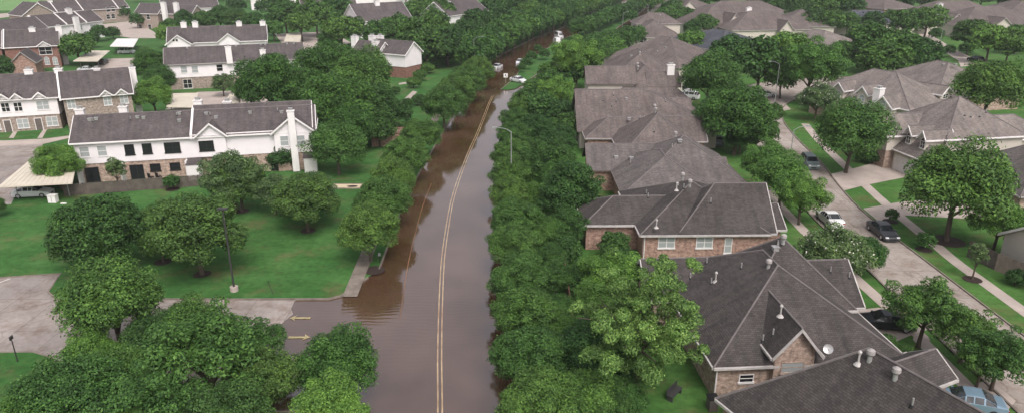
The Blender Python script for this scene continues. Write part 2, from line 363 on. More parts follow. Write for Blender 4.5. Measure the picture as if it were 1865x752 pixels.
def smooth(L, n=5):
    o = []
    for i in range(len(L) - 1):
        p0 = L[max(i - 1, 0)]; p1 = L[i]; p2 = L[i + 1]; p3 = L[min(i + 2, len(L) - 1)]
        for k in range(n):
            t = k / n
            o.append(tuple(0.5 * ((2 * b) + (-a + c) * t + (2 * a - 5 * b + 4 * c - d) * t * t + (-a + 3 * b - 3 * c + d) * t ** 3) for a, b, c, d in zip(p0, p1, p2, p3)))
    o.append(tuple(L[-1])); return o
CS = smooth(CL)
line('yellow_line', [(x - 0.16, y) for x, y in CS], 0.105, M['yellow']); line('yellow_line', [(x + 0.16, y) for x, y in CS], 0.105, M['yellow'])
line('lane_line', [(x - 3.6, y) for x, y in CS if 55 < y < 96], 0.10, M['orange'])
# arrows painted on the entry
def arrow(cx, cy, d):
    b = MB(); s = d; pts = [(-1.5, 0), (-0.55, 0.55), (-0.75, 0.14), (1.5, 0.2), (1.5, -0.2), (-0.75, -0.14), (-0.55, -0.55)]
    z = -0.085
    b.poly([(cx + s * x * 0.62, cy + y * 0.9, z) for x, y in (pts if s > 0 else pts[::-1])])
    kind(b.build('arrow_marking', M['arrow'], uv=False), 'structure')
a1 = W(546, 577); a2 = W(545, 612); arrow(a1.x, a1.y, 1); arrow(a2.x, a2.y, -1)
kb = MB()
for L in (LN, smooth(LE), RE, ML, MR, NOTCH_N, NOTCH_S): kb.strip(L, 0.16, -0.3, 0.03)
kind(kb.build('kerb', M['kerb'], uv=False), 'structure')
b = MB()
for x0, y0, x1, y1 in ((-52.6, 58.9, -50.0, 64.4), (-57.5, 58.9, -55.0, 64.2)): b.strip([(x0, y0), (x1, y1)], 0.12, -0.05, -0.05)
kind(b.build('parking_line', M['white'], uv=False), 'structure')
KL = smooth([(35.6, -60), (35.8, 43), (36.2, 64), (36.8, 85), (39.2, 103), (41, 118), (44, 140), (50, 160), (60, 172), (80, 180), (110, 184)], 4)
KR = smooth([(43.0, -60), (43.4, 55), (43.5, 80), (45.0, 93), (47.1, 104), (48.8, 118), (51.5, 133), (57, 147), (66, 156), (82, 163), (110, 167)], 4)
sheet('road', KL + list(reversed(KR)), M['road'])
b = MB(); b.strip(KL, 0.16, 0, 0.13); b.strip(KR, 0.16, 0, 0.13); kind(b.build('street_kerb', M['kerb'], uv=False), 'structure')
def walk(pts, w_=1.35, z=0.02, M_='conc'): b = MB(); b.strip(smooth(pts, 3), w_, -0.02, z); return kind(b.build('sidewalk', M[M_], uv=False), 'structure')
walk([(46.2, -40), (46.3, 56.6), (46.8, 72), (47.8, 85), (50.2, 104), (52.2, 118), (54.5, 130)])
walk([(33.7, -40), (34.1, 44), (34.6, 53), (34.2, 64), (34.0, 83), (36.2, 103)], 1.25)
walk([(-15.3, 60.4), (-15.7, 75), (-16, 90), (-15.3, 110), (-14.6, 137), (-12.9, 165), (-11, 198)], 1.4, M_='kerb')
def drive(pts, z=0.032, m='conc'): return pxsheet('driveway', pts, M[m], z)
drive([(1512, 318), (1560, 306), (1610, 292), (1668, 310), (1645, 324), (1575, 338), (1535, 348)])
drive([(1572, 380), (1640, 368), (1720, 362), (1800, 385), (1790, 400), (1640, 392), (1600, 404)])
drive([(1548, 566), (1600, 560), (1655, 574), (1690, 600), (1655, 612), (1625, 625), (1585, 645), (1548, 650)])
drive([(1765, 705), (1800, 690), (1850, 730), (1830, 752), (1760, 760)])
drive([(1380, 185), (1420, 178), (1440, 200), (1400, 208)])
# paved areas of the townhouse complex
LT = M['lot']
pxsheet('parking_lot', [(-120, 268), (78, 262), (70, 300), (30, 352), (20, 372), (-120, 380)], LT, 0.012)
pxsheet('sidewalk', [(-120, 262), (85, 253), (130, 247), (130, 251), (78, 263), (-120, 272)], M['conc'], 0.02)
for x in (22, 74): pxsheet('garden_path', [(x - 6, 252), (x + 3, 252), (x + 12, 236), (x + 5, 236)], M['conc'], 0.016)
pxsheet('parking_lot', [(170, 135), (182, 108), (245, 106), (240, 132)], M['conc'], 0.012)
pxsheet('parking_lot', [(185, 45), (245, 38), (300, 70), (240, 70), (195, 62)], M['conc'], 0.012)
pxsheet('parking_lot', [(500, 62), (600, 58), (640, 78), (600, 100), (530, 100)], M['conc'], 0.012)
pxsheet('parking_lot', [(300, 200), (360, 168), (460, 165), (500, 185), (480, 205)], M['conc'], 0.012)
pxsheet('parking_lot', [(-120, 62), (60, 40), (100, 48), (-80, 75)], M['conc'], 0.012)
pxsheet('road', [(-200, 40), (-60, 30), (48, 22), (48, 27), (-60, 42), (-200, 55)], M['conc'], 0.012)
pxsheet('meadow', [(-400, 22), (-100, 22), (60, 19), (115, 8), (120, -45), (-400, -45)], M['grassY'], 0.012)
pxsheet('garden_path', [(717, 198), (728, 198), (760, 168), (752, 166)], M['conc'], 0.02)
pxsheet('garden_path', [(726, 152), (752, 148), (753, 151), (727, 155)], M['conc'], 0.02)
pxsheet('garden_path', [(700, 132), (745, 126), (746, 129), (702, 135)], M['conc'], 0.02)
pxsheet('road', [(1130, 12), (1136, -10), (1210, -10), (1180, 12), (1160, 20)], M['conc'], 0.012)
pxsheet('road', [(1672, 62), (1690, 60), (1735, 88), (1785, 113), (1800, 125), (1760, 120), (1715, 92)], M['conc'], 0.012)
pxsheet('driveway', [(1745, 112), (1790, 106), (1800, 118), (1750, 122)], M['conc'], 0.018)

# ------------------------------------------------------------------ houses
def solve(f, lo, hi, n=40):
    a = f(lo)
    for _ in range(n):
        m = (lo + hi) / 2
        if (f(m) > 0) == (a > 0): lo = m
        else: hi = m
    return (lo + hi) / 2
class House:
    """root Empty plus parts; wings are placed by where their near eave stands"""
    def __init__(s, name, label, cat, px, py, z, ang=None, px2=None, sh='shB', wall='brick', upper=None, trim='gutter', lo_h=2.7, group=None, oh=0.4):
        p = W(px, py, z)
        if ang is None: q = W(*px2, z); s.a = math.atan2(q.y - p.y, q.x - p.x)
        else: s.a = math.radians(ang)
        s.o = Vector((p.x, p.y, 0)); s.root = empty(name, s.o, s.a); tag(s.root, label, cat, group)
        s.Mx = Matrix.Translation(s.o) @ Matrix.Rotation(s.a, 4, 'Z'); s.Mi = s.Mx.inverted()
        s.sh, s.wl, s.up, s.trim, s.lo, s.oh = sh, wall, upper, trim, lo_h, oh
        s.roof = MB(); s.cap = MB(); s.walls = MB(); s.uppers = MB(); s.tr = MB(); s.rf = None
        s.wing = []
    def L(s, px, py, z): return s.Mi @ W(px, py, z)
    def pxl(s, x, y, z): return PX(s.Mx @ Vector((x, y, z)))
    def _wall(s, x0, x1, y0, y1, z0, z1, mb): mb.box(x0, x1, y0, y1, z0, z1)
    def add(s, x0, x1, y0, y1, ze, p, axis, e0='g', e1='g', base=0.0, walls=True):
        """axis 'x' or 'y' is the ridge direction; e0/e1 = 'g'/'h' at its low and high end"""
        R = s.roof; oh = s.oh; t = 0.16
        sw = (axis == 'y')
        def T(u, v, z): return (v, u, z) if sw else (u, v, z)
        u0, u1, v0, v1 = (y0, y1, x0, x1) if sw else (x0, x1, y0, y1)
        hw = (v1 - v0) / 2; vm = (v0 + v1) / 2; zr = ze + p * hw
        a = u0 + (hw if e0 == 'h' else 0); b = u1 - (hw if e1 == 'h' else 0)
        if a > b: a = b = (u0 + u1) / 2
        s.wing.append((x0, x1, y0, y1, ze, p, axis, zr))
        def slab(P):
            Q = [Vector(q) - Vector((0, 0, t)) for q in P]; P = [Vector(q) for q in P]
            nrm = (P[1] - P[0]).cross(P[2] - P[0])
            if nrm.z < 0: P.reverse(); Q.reverse()
            R.poly(P, 0); R.poly(list(reversed(Q)), 1)
            n = len(P)
            for i in range(n):
                j = (i + 1) % n; R.poly([P[i], Q[i], Q[j], P[j]], 1)
        slab([T(u0, v0, ze), T(u1, v0, ze), T(b, vm, zr), T(a, vm, zr)])
        slab([T(u1, v1, ze), T(u0, v1, ze), T(a, vm, zr), T(b, vm, zr)])
        if e0 == 'h': slab([T(u0, v1, ze), T(u0, v0, ze), T(a, vm, zr)])
        if e1 == 'h': slab([T(u1, v0, ze), T(u1, v1, ze), T(b, vm, zr)])
        c = s.cap; up = Vector((0, 0, 0.015))
        def capline(P, Q): c.tube(Vector(P) + up, Vector(Q) + up, 0.075, 0.075, 5)
        if b - a > 0.3: capline(T(a, vm, zr), T(b, vm, zr))
        if e0 == 'h': capline(T(u0, v0, ze), T(a, vm, zr)); capline(T(u0, v1, ze), T(a, vm, zr))
        if e1 == 'h': capline(T(u1, v0, ze), T(b, vm, zr)); capline(T(u1, v1, ze), T(b, vm, zr))
        # gutters along eaves, rake boards on gables
        for vv, sg in ((v0, -1), (v1, 1)):
            s.tr.prism([T(u0, vv + sg * 0.004, ze - 0.2), T(u0, vv + sg * 0.13, ze - 0.2), T(u0, vv + sg * 0.13, ze - 0.02), T(u0, vv + sg * 0.004, ze - 0.02)], Vector(T(u1, 0, 0)) - Vector(T(u0, 0, 0)))
        for (uu, ee, sg) in ((u0, e0, -1), (u1, e1, 1)):
            if ee == 'h':
                s.tr.prism([T(uu + sg * 0.004, v0, ze - 0.2), T(uu + sg * 0.13, v0, ze - 0.2), T(uu + sg * 0.13, v0, ze - 0.02), T(uu + sg * 0.004, v0, ze - 0.02)], Vector(T(0, v1, 0)) - Vector(T(0, v0, 0)))
            else:
                for vv in (v0, v1):
                    s.tr.prism([T(uu + sg * 0.004, vv, ze - 0.26), T(uu + sg * 0.004, vv, ze + 0.02), T(uu + sg * 0.004, vm, zr + 0.02), T(uu + sg * 0.004, vm, zr - 0.26)], Vector(T(sg * 0.09, 0, 0)) - Vector(T(0, 0, 0)))
        if walls:
            U0 = u0 + oh; U1 = u1 - oh; V0 = v0 + oh; V1 = v1 - oh; zt = ze + p * oh - t - 0.02
            def wallbox(mb, i, z0, z1):
                P = [T(U0 + i, V0 + i, 0), T(U1 - i, V1 - i, 0)]
                xs = sorted((P[0][0], P[1][0])); ys = sorted((P[0][1], P[1][1])); mb.box(xs[0], xs[1], ys[0], ys[1], z0, z1)
            top = s.uppers if s.up else s.walls
            zt2 = ze - 0.03
            if s.up and ze > s.lo + 1 and base < s.lo:
                wallbox(s.walls, 0.12, base - 0.3, s.lo); wallbox(s.uppers, 0.0, s.lo, zt2)
            else: wallbox(top if base >= s.lo else s.walls, 0.0, base - (0.3 if base < 0.1 else 0), zt2)
            for (U, ee, sg) in ((U0, e0, 1), (U1, e1, -1)):
                if ee == 'g':
                    k = hw - oh
                    top.prism([T(U, V0, zt2 + 0.003), T(U, V1, zt2 + 0.003), T(U, V1, ze + p * oh - t - 0.05), T(U, vm, zr - t - 0.05), T(U, V0, ze + p * oh - t - 0.05)], Vector(T(sg * 0.15, 0, 0)) - Vector(T(0, 0, 0)))
        return s
    def X(s, pl, pr, ye, yr, ends='gg', ze=3.0, p=0.75, base=0.0, walls=True, yer=None):
        """wing with its ridge along the front: near eave from pixel pl to pr at row ye, ridge seen at row yr"""
        A = s.L(pl, ye, ze); B = s.L(pr, ye if yer is None else yer, ze); y0 = A.y
        # x of right end where the ray at column pr meets local y0
        x1 = solve(lambda x: s.pxl(x, y0, ze)[0] - pr, A.x, A.x + 120)
        xm = A.x
        hw = solve(lambda h: s.pxl(xm + (h if ends[0] == 'h' else 0), y0 + h, ze + p * h)[1] - yr, 0.3, 14)
        return s.add(A.x, x1, y0, y0 + 2 * hw, ze, p, 'x', ends[0], ends[1], base, walls)
    def Y(s, pl, pr, ye, yp, depth, near='h', far='h', ze=3.0, base=0.0, p=None, walls=True):
        """wing with its ridge running away: near eave pl..pr at row ye, its apex at row yp"""
        A = s.L(pl, ye, ze); y0 = A.y
        x1 = solve(lambda x: s.pxl(x, y0, ze)[0] - pr, A.x, A.x + 80); hw = (x1 - A.x) / 2; xm = (A.x + x1) / 2
        yy = y0 + (hw if near == 'h' else 0)
        if p is None: p = solve(lambda q: s.pxl(xm, yy, ze + q * hw)[1] - yp, 0.05, 2.2)
        return s.add(A.x, x1, y0, y0 + depth, ze, p, 'y', near, far, base, walls)
    def ray(s, px, py, axis='y', c=0.0):
        """where the ray of a photo pixel meets the local vertical plane axis = c"""
        o = s.Mi @ Vector((0, 0, CAMH)); q = s.Mi @ W(px, py, 0); d = q - o
        k = (c - (o.y if axis == 'y' else o.x)) / (d.y if axis == 'y' else d.x)
        return o + d * k
    def window(s, x, y, z, w, h, face='y', sg=-1, pane='glass', frame='white', bars=1, hbar=True, arch=False, trimw=0.07):
        """window centred at (x, y, z) on a wall facing -y (sg -1) or +-x"""
        f = MB(); g = MB(); d = 0.05
        def T(u, v, k): return Vector((x + u, y + sg * k, z + v)) if face == 'y' else Vector((x + sg * k, y + u, z + v))
        def bx(mb, u0, u1, v0, v1, k0, k1):
            P = [T(u0, v0, k0), T(u1, v1, k1)]
            mb.box(min(P[0].x, P[1].x), max(P[0].x, P[1].x), min(P[0].y, P[1].y), max(P[0].y, P[1].y), min(P[0].z, P[1].z), max(P[0].z, P[1].z))
        tw = trimw
        bx(f, -w/2, -w/2 + tw, -h/2, h/2, -0.02, 0.06); bx(f, w/2 - tw, w/2, -h/2, h/2, -0.02, 0.06)
        bx(f, -w/2 + tw, w/2 - tw, h/2 - tw, h/2, -0.02, 0.06); bx(f, -w/2 - 0.06, w/2 + 0.06, -h/2 - 0.09, -h/2 + tw, -0.02, 0.10)
        for i in range(1, bars + 1):
            u = -w/2 + w * i / (bars + 1); bx(f, u - 0.035, u + 0.035, -h/2 + tw, h/2 - tw, -0.02, 0.045)
        if hbar: bx(f, -w/2 + tw, w/2 - tw, -0.03, 0.03, -0.02, 0.04)
        if arch:
            n = 8; pts = [T(w/2 * math.cos(math.pi * i / n), h/2 + w/2 * math.sin(math.pi * i / n), 0.0) for i in range(n + 1)]
            f.prism(pts, T(0, 0, 0.05) - T(0, 0, 0))
            pts = [T((w/2 - tw) * math.cos(math.pi * i / n), h/2 + (w/2 - tw) * math.sin(math.pi * i / n), 0.051) for i in range(n + 1)]
            g.prism(pts, T(0, 0, 0.01) - T(0, 0, 0))
        bx(g, -w/2 + tw + 0.002, w/2 - tw - 0.002, -h/2 + tw + 0.002, h/2 - tw - 0.002, -0.01, 0.025)
        fo = f.build('window', M[frame], s.root); g.build('pane', M[pane], fo); return fo
    def pw(s, px, py, w, h, yw, **k):
        """window at a photo pixel on the wall plane y = yw"""
        q = s.ray(px, py, 'y', yw); return s.window(q.x, yw, q.z, w, h, **k)
    def door(s, px, py, w, h, yw, col='black', name='door'):
        q = s.ray(px, py, 'y', yw); b = MB(); b.box(q.x - w/2, q.x + w/2, yw - 0.03, yw + 0.02, 0, h)
        d = b.build(name, M[col], s.root); f = MB()
        f.box(q.x - w/2 - 0.1, q.x - w/2, yw - 0.06, yw + 0.02, 0, h + 0.1); f.box(q.x + w/2, q.x + w/2 + 0.1, yw - 0.06, yw + 0.02, 0, h + 0.1); f.box(q.x - w/2, q.x + w/2, yw - 0.06, yw + 0.02, h, h + 0.1)
        f.build('door_frame', M['white'], d); return d
    def zroof(s, x, y):
        z = 0
        for (x0, x1, y0, y1, ze, p, ax, zr) in s.wing:
            if x0 <= x <= x1 and y0 <= y <= y1:
                d = [y - y0, y1 - y] if ax == 'x' else [x - x0, x1 - x]
                z = max(z, min(zr, ze + p * min(d)))
        return z
    def onroof(s, px, py):
        """roof point seen at a pixel"""
        o = s.Mi @ Vector((0, 0, CAMH)); q = s.Mi @ W(px, py, 0); d = (q - o).normalized(); L = (q - o).length
        t = 0
        while t < L:
            p = o + d * t
            if p.z < 12 and s.zroof(p.x, p.y) > p.z: return p
            t += 0.15
        return None
    def vent(s, px, py, k='pipe'):
        p = s.onroof(px, py + 3)
        if p is None: return
        z = s.zroof(p.x, p.y) - 0.1; b = MB()
        if k == 'pipe':
            b.tube((p.x, p.y, z), (p.x, p.y, z + 0.16), 0.17, 0.08, 8, 1); b.tube((p.x, p.y, z + 0.1), (p.x, p.y, z + 0.6), 0.055, 0.055, 8)
            b.build('vent_pipe', [M['metal'], M['black']], s.root)
        elif k == 'turbine':
            b.tube((p.x, p.y, z), (p.x, p.y, z + 0.45), 0.15, 0.13, 10); b.tube((p.x, p.y, z + 0.45), (p.x, p.y, z + 0.58), 0.16, 0.25, 12, 1); b.tube((p.x, p.y, z + 0.58), (p.x, p.y, z + 0.8), 0.25, 0.23, 12, 1); b.tube((p.x, p.y, z + 0.8), (p.x, p.y, z + 0.9), 0.23, 0.08, 12, 1)
            b.build('turbine_vent', [M['metal'], M['gutter']], s.root)
        elif k == 'flue':
            b.tube((p.x, p.y, z), (p.x, p.y, z + 0.18), 0.26, 0.12, 10); b.tube((p.x, p.y, z + 0.1), (p.x, p.y, z + 0.8), 0.06, 0.06, 8); b.tube((p.x, p.y, z + 0.8), (p.x, p.y, z + 0.9), 0.12, 0.12, 10); b.tube((p.x, p.y, z + 0.9), (p.x, p.y, z + 1.0), 0.12, 0.03, 10)
            b.build('flue_pipe', M['offw'], s.root)
        else:
            b.box(p.x - 0.22, p.x + 0.22, p.y - 0.22, p.y + 0.22, z, z + 0.3); b.box(p.x - 0.28, p.x + 0.28, p.y - 0.28, p.y + 0.28, z + 0.3, z + 0.36)
            b.build('roof_vent', M['metal'] if k == 'box' else M['black'], s.root)
    def chimney(s, px, py_top, x=None, y=0.0, w=0.8, d=0.7, z0=0.0, m='white', h=None):
        """chimney standing on local row y with its top at the given pixel"""
        q = s.ray(px, py_top, 'y', y); b = MB(); zt = q.z if h is None else h
        zb = z0 if z0 > 0 else max(0, s.zroof(q.x, y + 0.05) - 0.6)
        b.box(q.x - w/2, q.x + w/2, y - d/2, y + d/2, zb, zt); b.box(q.x - w/2 - 0.08, q.x + w/2 + 0.08, y - d/2 - 0.08, y + d/2 + 0.08, zt, zt + 0.12)
        c = b.build('chimney', M[m], s.root); k = MB(); k.box(q.x - w/4, q.x + w/4, y - d/4, y + d/4, zt + 0.12, zt + 0.45); k.box(q.x - w/3, q.x + w/3, y - d/3, y + d/3, zt + 0.45, zt + 0.5)
        k.build('chimney_cap', M['metal'], c); return c
    def parapet(s, px_r, py_r, x=None):
        pass
    def done(s):
        r = s.roof.build('roof', [M[s.sh], M[s.trim]], s.root); s.rf = r
        s.cap.build('ridge_cap', M['cap'], r); s.tr.build('gutter', M[s.trim], r)
        s.walls.build('wall', M[s.wl], s.root)
        if s.uppers.f: s.uppers.build('upper_wall', M[s.up], s.root)
        return s

def parapet(h, i, x, w=0.28, up=0.34, m='white'):
    x0, x1, y0, y1, ze, p, ax, zr = h.wing[i]; ym = (y0 + y1) / 2; b = MB()
    b.prism([(x, y0 - 0.12, ze - 0.3), (x, y0 - 0.12, ze + up), (x, ym, zr + up), (x, y1 + 0.12, ze + up), (x, y1 + 0.12, ze - 0.3), (x, ym, zr - 0.3)], (w, 0, 0))
    b.build('fire_wall', M[m], h.root)
def xat(h, px, y, z): return solve(lambda x: h.pxl(x, y, z)[0] - px, -60, 120)
def pyramid(name, label, cat, px, py, zr, hw, ang, ze=3.0, extra=0.0, sh='shB', wall='brick', trim='gutter', upper=None, group=None, ax='y'):
    """hip roof whose nearest ridge end is seen at the pixel"""
    q = W(px, py, zr); h = House(name, label, cat, px, py, zr, ang=ang, sh=sh, wall=wall, trim=trim, upper=upper, group=group)
    h.add(-hw, hw, -hw, hw + extra, ze, (zr - ze) / hw, 'y', 'h', 'h') if ax == 'y' else h.add(-hw - extra / 2, hw + extra / 2, -hw, hw, ze, (zr - ze) / hw, 'x', 'h', 'h')
    return h

# ---- row of brick houses between the flooded road and the side street (near to far)
G1 = 'brick houses backing onto the flooded road'
h = House('brick_house', 'dark grey roofed house at the bottom right corner with two mushroom roof vents', 'house', 1583, 634, 8.5, ang=25, sh='shA', wall='brick', trim='offw', group=G1)
h.add(-5.9, 5.9, -17, 5.9, 3.0, 5.5 / 5.9, 'y', 'h', 'h'); h.X(1655, 1744, 722, 664, 'gg', 3.0, 0.7)
for a in ((1583, 655, 'turbine'), (1629, 690, 'turbine'), (1562, 662, 'flue'), (1660, 740, 'pipe')): h.vent(*a)
h.done()
h = House('brick_house', 'dark roofed brick house with a brick gable, arched window and satellite dish', 'house', 1415, 481, 7.4, ang=4, sh='shA', wall='brickT', trim='offw', group=G1)
h.add(-7.2, 7.2, -7.4, 10, 3.0, 4.4 / 7.2, 'y', 'h', 'h')
q = h.L(1425, 432, 8.6); h.add(q.x - 4.6, q.x + 4.6, q.y - 4.6, q.y + 4.6, 4.2, 4.4 / 4.6, 'y', 'h', 'h', walls=False)
h.X(1180, 1335, 548, 472, 'gg'); h.X(1440, 1575, 564, 476, 'gg')
h.Y(1407, 1500, 652, 598, 6.5, 'g', 'g', ze=3.9)
gy = h.wing[-1][2] + 0.4
h.pw(1443, 668, 1.7, 0.9, gy, pane='blind', frame='brickT', bars=0, arch=False)
h.pw(1359, 688, 1.1, 0.7, h.wing[0][2] + 0.4, bars=0)
for a in ((1426, 440, 'turbine'), (1399, 486, 'turbine'), (1303, 510, 'flue'), (1295, 515, 'pipe'), (1257, 504, 'pipe'), (1287, 477, 'pipe'), (1350, 486, 'pipe'), (1412, 452, 'box'), (1512, 494, 'pipe'), (1546, 504, 'pipe'), (1384, 655, 'pipe'), (1421, 572, 'flue'), (1399, 668, 'pipe'), (1416, 446, 'pipe')): h.vent(*a)
H2 = h; x0 = h.wing[0][0] + 0.4; b = MB(); b.tube((x0, h.wing[0][2] + 0.3, 0), (x0, h.wing[0][2] + 0.3, 2.9), 0.06, 0.06, 6); b.build('downspout', M['white'], h.root)
h.done()
h = House('brick_house', 'dark roofed red brick house showing two pale windows on its side wall', 'house', 1168, 428, 3.0, ang=1, sh='shA', wall='brick', trim='offw', group=G1)
h.Y(1166, 1404, 428, 330, 14, 'h', 'h'); h.X(1236, 1415, 426, 334, 'hg', 3.0, 0.85); h.X(1062, 1230, 410, 357, 'hg', 3.0, 0.55)
x1 = h.wing[1][1]; h.add(x1 - 4, x1 + 1.6, h.wing[1][2] + 1.5, h.wing[1][2] + 8, 2.8, 0.55, 'x', 'g', 'g')
for px in (1214, 1283): h.pw(px, 441, 1.75, 1.3, 0.4, pane='blind')
h.pw(1326, 447, 0.8, 1.7, 0.4, pane='blind', bars=0)
for a in ((1243, 324, 'turbine'), (1256, 338, 'turbine'), (1235, 338, 'pipe'), (1232, 345, 'flue'), (1180, 358, 'pipe'), (1294, 370, 'pipe'), (1195, 415, 'flue'), (1245, 342, 'pipe'), (1177, 350, 'pipe')): h.vent(*a)
b = MB(); b.tube((0.45, 0.3, 0), (0.45, 0.3, 2.9), 0.06, 0.06, 6); b.build('downspout', M['white'], h.root)
h.done()
h = House('brick_house', 'mid grey roofed house with speckled shingles, third from the near end of its row', 'house', 1212, 287, 5.9, ang=0, sh='shB', wall='brick', trim='dtrim', group=G1)
h.add(-6.2, 6.2, -6.0, 10, 3.0, 0.48, 'y', 'h', 'h'); q = h.L(1245, 247, 7.6); h.add(q.x - 7, q.x + 7, q.y - 7, q.y + 7, 3.0, 4.6 / 7, 'y', 'h', 'h')
h.X(1070, 1200, 310, 262, 'gg'); h.X(1260, 1330, 327, 287, 'gg')
for a in ((1230, 247, 'turbine'), (1238, 255, 'box'), (1224, 266, 'pipe'), (1122, 285, 'box'), (1150, 287, 'box'), (1148, 296, 'pipe')): h.vent(*a)
h.done()
h = House('brick_house', 'mauve grey house with pale hip lines and a low right wing over brick', 'house', 1198, 207, 7.8, ang=0, sh='shC', wall='brick', trim='gutter', group=G1)
h.add(-6, 6, -6, 7, 3.0, 0.8, 'y', 'h', 'h'); h.X(1066, 1190, 252, 214, 'hg', 3.0, 0.6); h.X(1215, 1289, 258, 212, 'gg')
for a in ((1192, 196, 'turbine'), (1194, 202, 'turbine'), (1146, 215, 'box'), (1165, 214, 'pipe'), (1190, 255, 'pipe')): h.vent(*a)
h.done()
h = House('brick_house', 'wide mauve brown roof, fifth house from the near end of its row', 'house', 1053, 239, 3.0, ang=0, sh='shC', wall='cream', trim='dtrim', group=G1)
h.add(0.2, 23, 0.2, 20, 3.0, 0.47, 'x', 'h', 'h'); h.X(1052, 1180, 239, 163, 'gg'); h.X(1200, 1263, 214, 179, 'gg')
for a in ((1117, 171, 'pipe'), (1098, 182, 'pipe'), (1122, 183, 'pipe'), (1114, 191, 'pipe'), (1212, 183, 'pipe'), (1181, 158, 'turbine'), (1141, 178, 'box')): h.vent(*a)
h.done()
h = House('brick_house', 'brown roofed house with a cream end wall, sixth from the near end', 'house', 1175, 120, 8.5, ang=0, sh='shC', wall='cream', trim='dtrim', group=G1)
h.add(-8, 8, -8, 5, 3.0, 5.5 / 8, 'y', 'h', 'g'); h.X(1068, 1160, 153, 121, 'gg', 5.8); h.X(1180, 1240, 158, 131, 'gg', 5.2)
for a in ((1161, 118, 'turbine'), (1162, 124, 'turbine')): h.vent(*a)
h.chimney(1222, 119, y=-2, w=1.4, d=1.0)
h.done()
h = pyramid('brick_house', 'brown roofed house half hidden behind the sixth roof of the row', 'house', 1170, 95, 8, 8.5, 0, sh='shC', wall='cream', extra=6, group=G1); h.vent(1165, 97, 'turbine'); h.vent(1150, 100, 'box'); h.done()
h = pyramid('brick_house', 'tall dark brown roof with pale vertical streaks and its hip facing the viewer', 'house', 1222, 68, 8.6, 11, 42, sh='shC', wall='cream', extra=3, group=G1)
for a in ((1205, 78, 'box'), (1212, 84, 'box'), (1196, 92, 'box')): h.vent(*a)
h.done()
h = House('brick_house', 'pointed brown hip roof on a cream brick house beside a bright green lawn', 'house', 1148, 69, 3.0, ang=-3, sh='shC', wall='cream', trim='offw', group=G1)
h.Y(1148, 1246, 69, 38, 24, 'h', 'h'); h.vent(1199, 44, 'turbine')
h.pw(1172, 74, 2.2, 1.6, 0.4, pane='glass', bars=1)
h.done()
h = House('brick_house', 'two storey hip roofed house directly behind the pointed brown roof', 'house', 1158, 44, 5.8, ang=2, sh='shC', wall='cream', trim='gutter', group=G1)
h.X(1158, 1242, 44, 24, 'hh', 5.8, 0.6); h.vent(1210, 32, 'box'); h.vent(1203, 25, 'box'); h.done()

# ---- houses across the side street
G2 = 'houses across the side street'
h = House('brick_house', 'large mauve roofed house with garage, arched entry and two white dormers', 'house', 1724, 255, 5.6, ang=10, sh='shD', wall='brickT', trim='white', upper='cream', group=G2)
ox, oy = h.o.x, h.o.y
def lx(x): return x - ox
def ly(y): return y - oy
h.add(0, 13.2, 0, 13.2, 5.6, 0.70, 'y', 'h', 'h')
h.add(lx(55.6), lx(66), ly(102.2), ly(108.8), 5.0, 0.75, 'x', 'g', 'g')
h.add(lx(57.0), lx(62.0), ly(95.8), ly(103.4), 3.0, 0.85, 'y', 'h', 'g')
h.add(9, 22, 3, 12, 4.2, 0.6, 'x', 'g', 'h')
for yc in (98.3, 101.2):
    h.add(lx(57.9), lx(62.5), ly(yc - 0.95), ly(yc + 0.95), 5.5, 1.3, 'x', 'g', 'g', base=3.2)
    h.window(lx(58.3), ly(yc), 4.65, 0.95, 1.1, face='x', sg=-1, arch=True, bars=1)
h.window(lx(56.0), ly(105.5), 3.1, 1.2, 2.0, face='x', sg=-1, arch=True, frame='brickT', bars=0, hbar=False)
b = MB(); gx = lx(57.4); b.box(gx - 0.06, gx + 0.02, ly(97.2), ly(102.2), 0, 2.25)
for k in range(1, 4): b.box(gx - 0.075, gx - 0.055, ly(97.2), ly(102.2), 0.56 * k - 0.02, 0.56 * k + 0.02)
gd = b.build('garage_door', M['white'], h.root); b = MB(); b.box(gx - 0.09, gx + 0.02, ly(96.95), ly(97.2), 0, 2.5); b.box(gx - 0.09, gx + 0.02, ly(102.2), ly(102.45), 0, 2.5); b.box(gx - 0.09, gx + 0.02, ly(97.2), ly(102.2), 2.25, 2.5); b.build('door_frame', M['cream'], gd)
for a in ((1757, 208, 'pipe'), (1768, 210, 'pipe'), (1778, 237, 'pipe'), (1787, 240, 'pipe')): h.vent(*a)
h.done()
h = House('brick_house', 'brown grey roofed house with three white dormers and a domed white chimney', 'house', 1628, 131, 9.0, ang=33, sh='shD', wall='brickT', trim='white', upper='cream', group=G2)
h.add(-8, 8, -8.5, 12, 4.2, 4.8 / 8, 'y', 'h', 'h')
ox, oy = h.o.x, h.o.y
for yc, zc in ((0.4, 5.6), (5.2, 5.6)):
    h.add(-8.8, -2.2, yc - 1.4, yc + 1.4, zc, 1.1, 'x', 'g', 'g', base=2.8); h.window(-8.4, yc, zc - 1.2, 1.2, 1.1, face='x', sg=-1, arch=True, pane='blind', bars=1)
h.add(-10.2, -1.5, -6.6, -2.4, 4.3, 0.95, 'x', 'g', 'g'); h.window(-9.8, -4.5, 4.3, 1.1, 1.2, face='x', sg=-1, arch=True, pane='blind')
h.add(3.0, 7.0, -8.0, 0, 5.6, 0.7, 'y', 'g', 'g', base=4.0); h.window(5.0, -7.6, 5.1, 1.8, 0.9, bars=1)
h.chimney(1602, 162, y=-2.6, w=1.6, d=1.2, m='white'); h.done()
h = pyramid('brick_house', 'taupe hip roof to the right of the domed chimney with dark foliage beside it', 'house', 1728, 114, 8.2, 10, 10, sh='shD', wall='brickT', extra=3, group=G2); h.vent(1718, 116, 'box'); h.vent(1740, 116, 'box'); h.done()
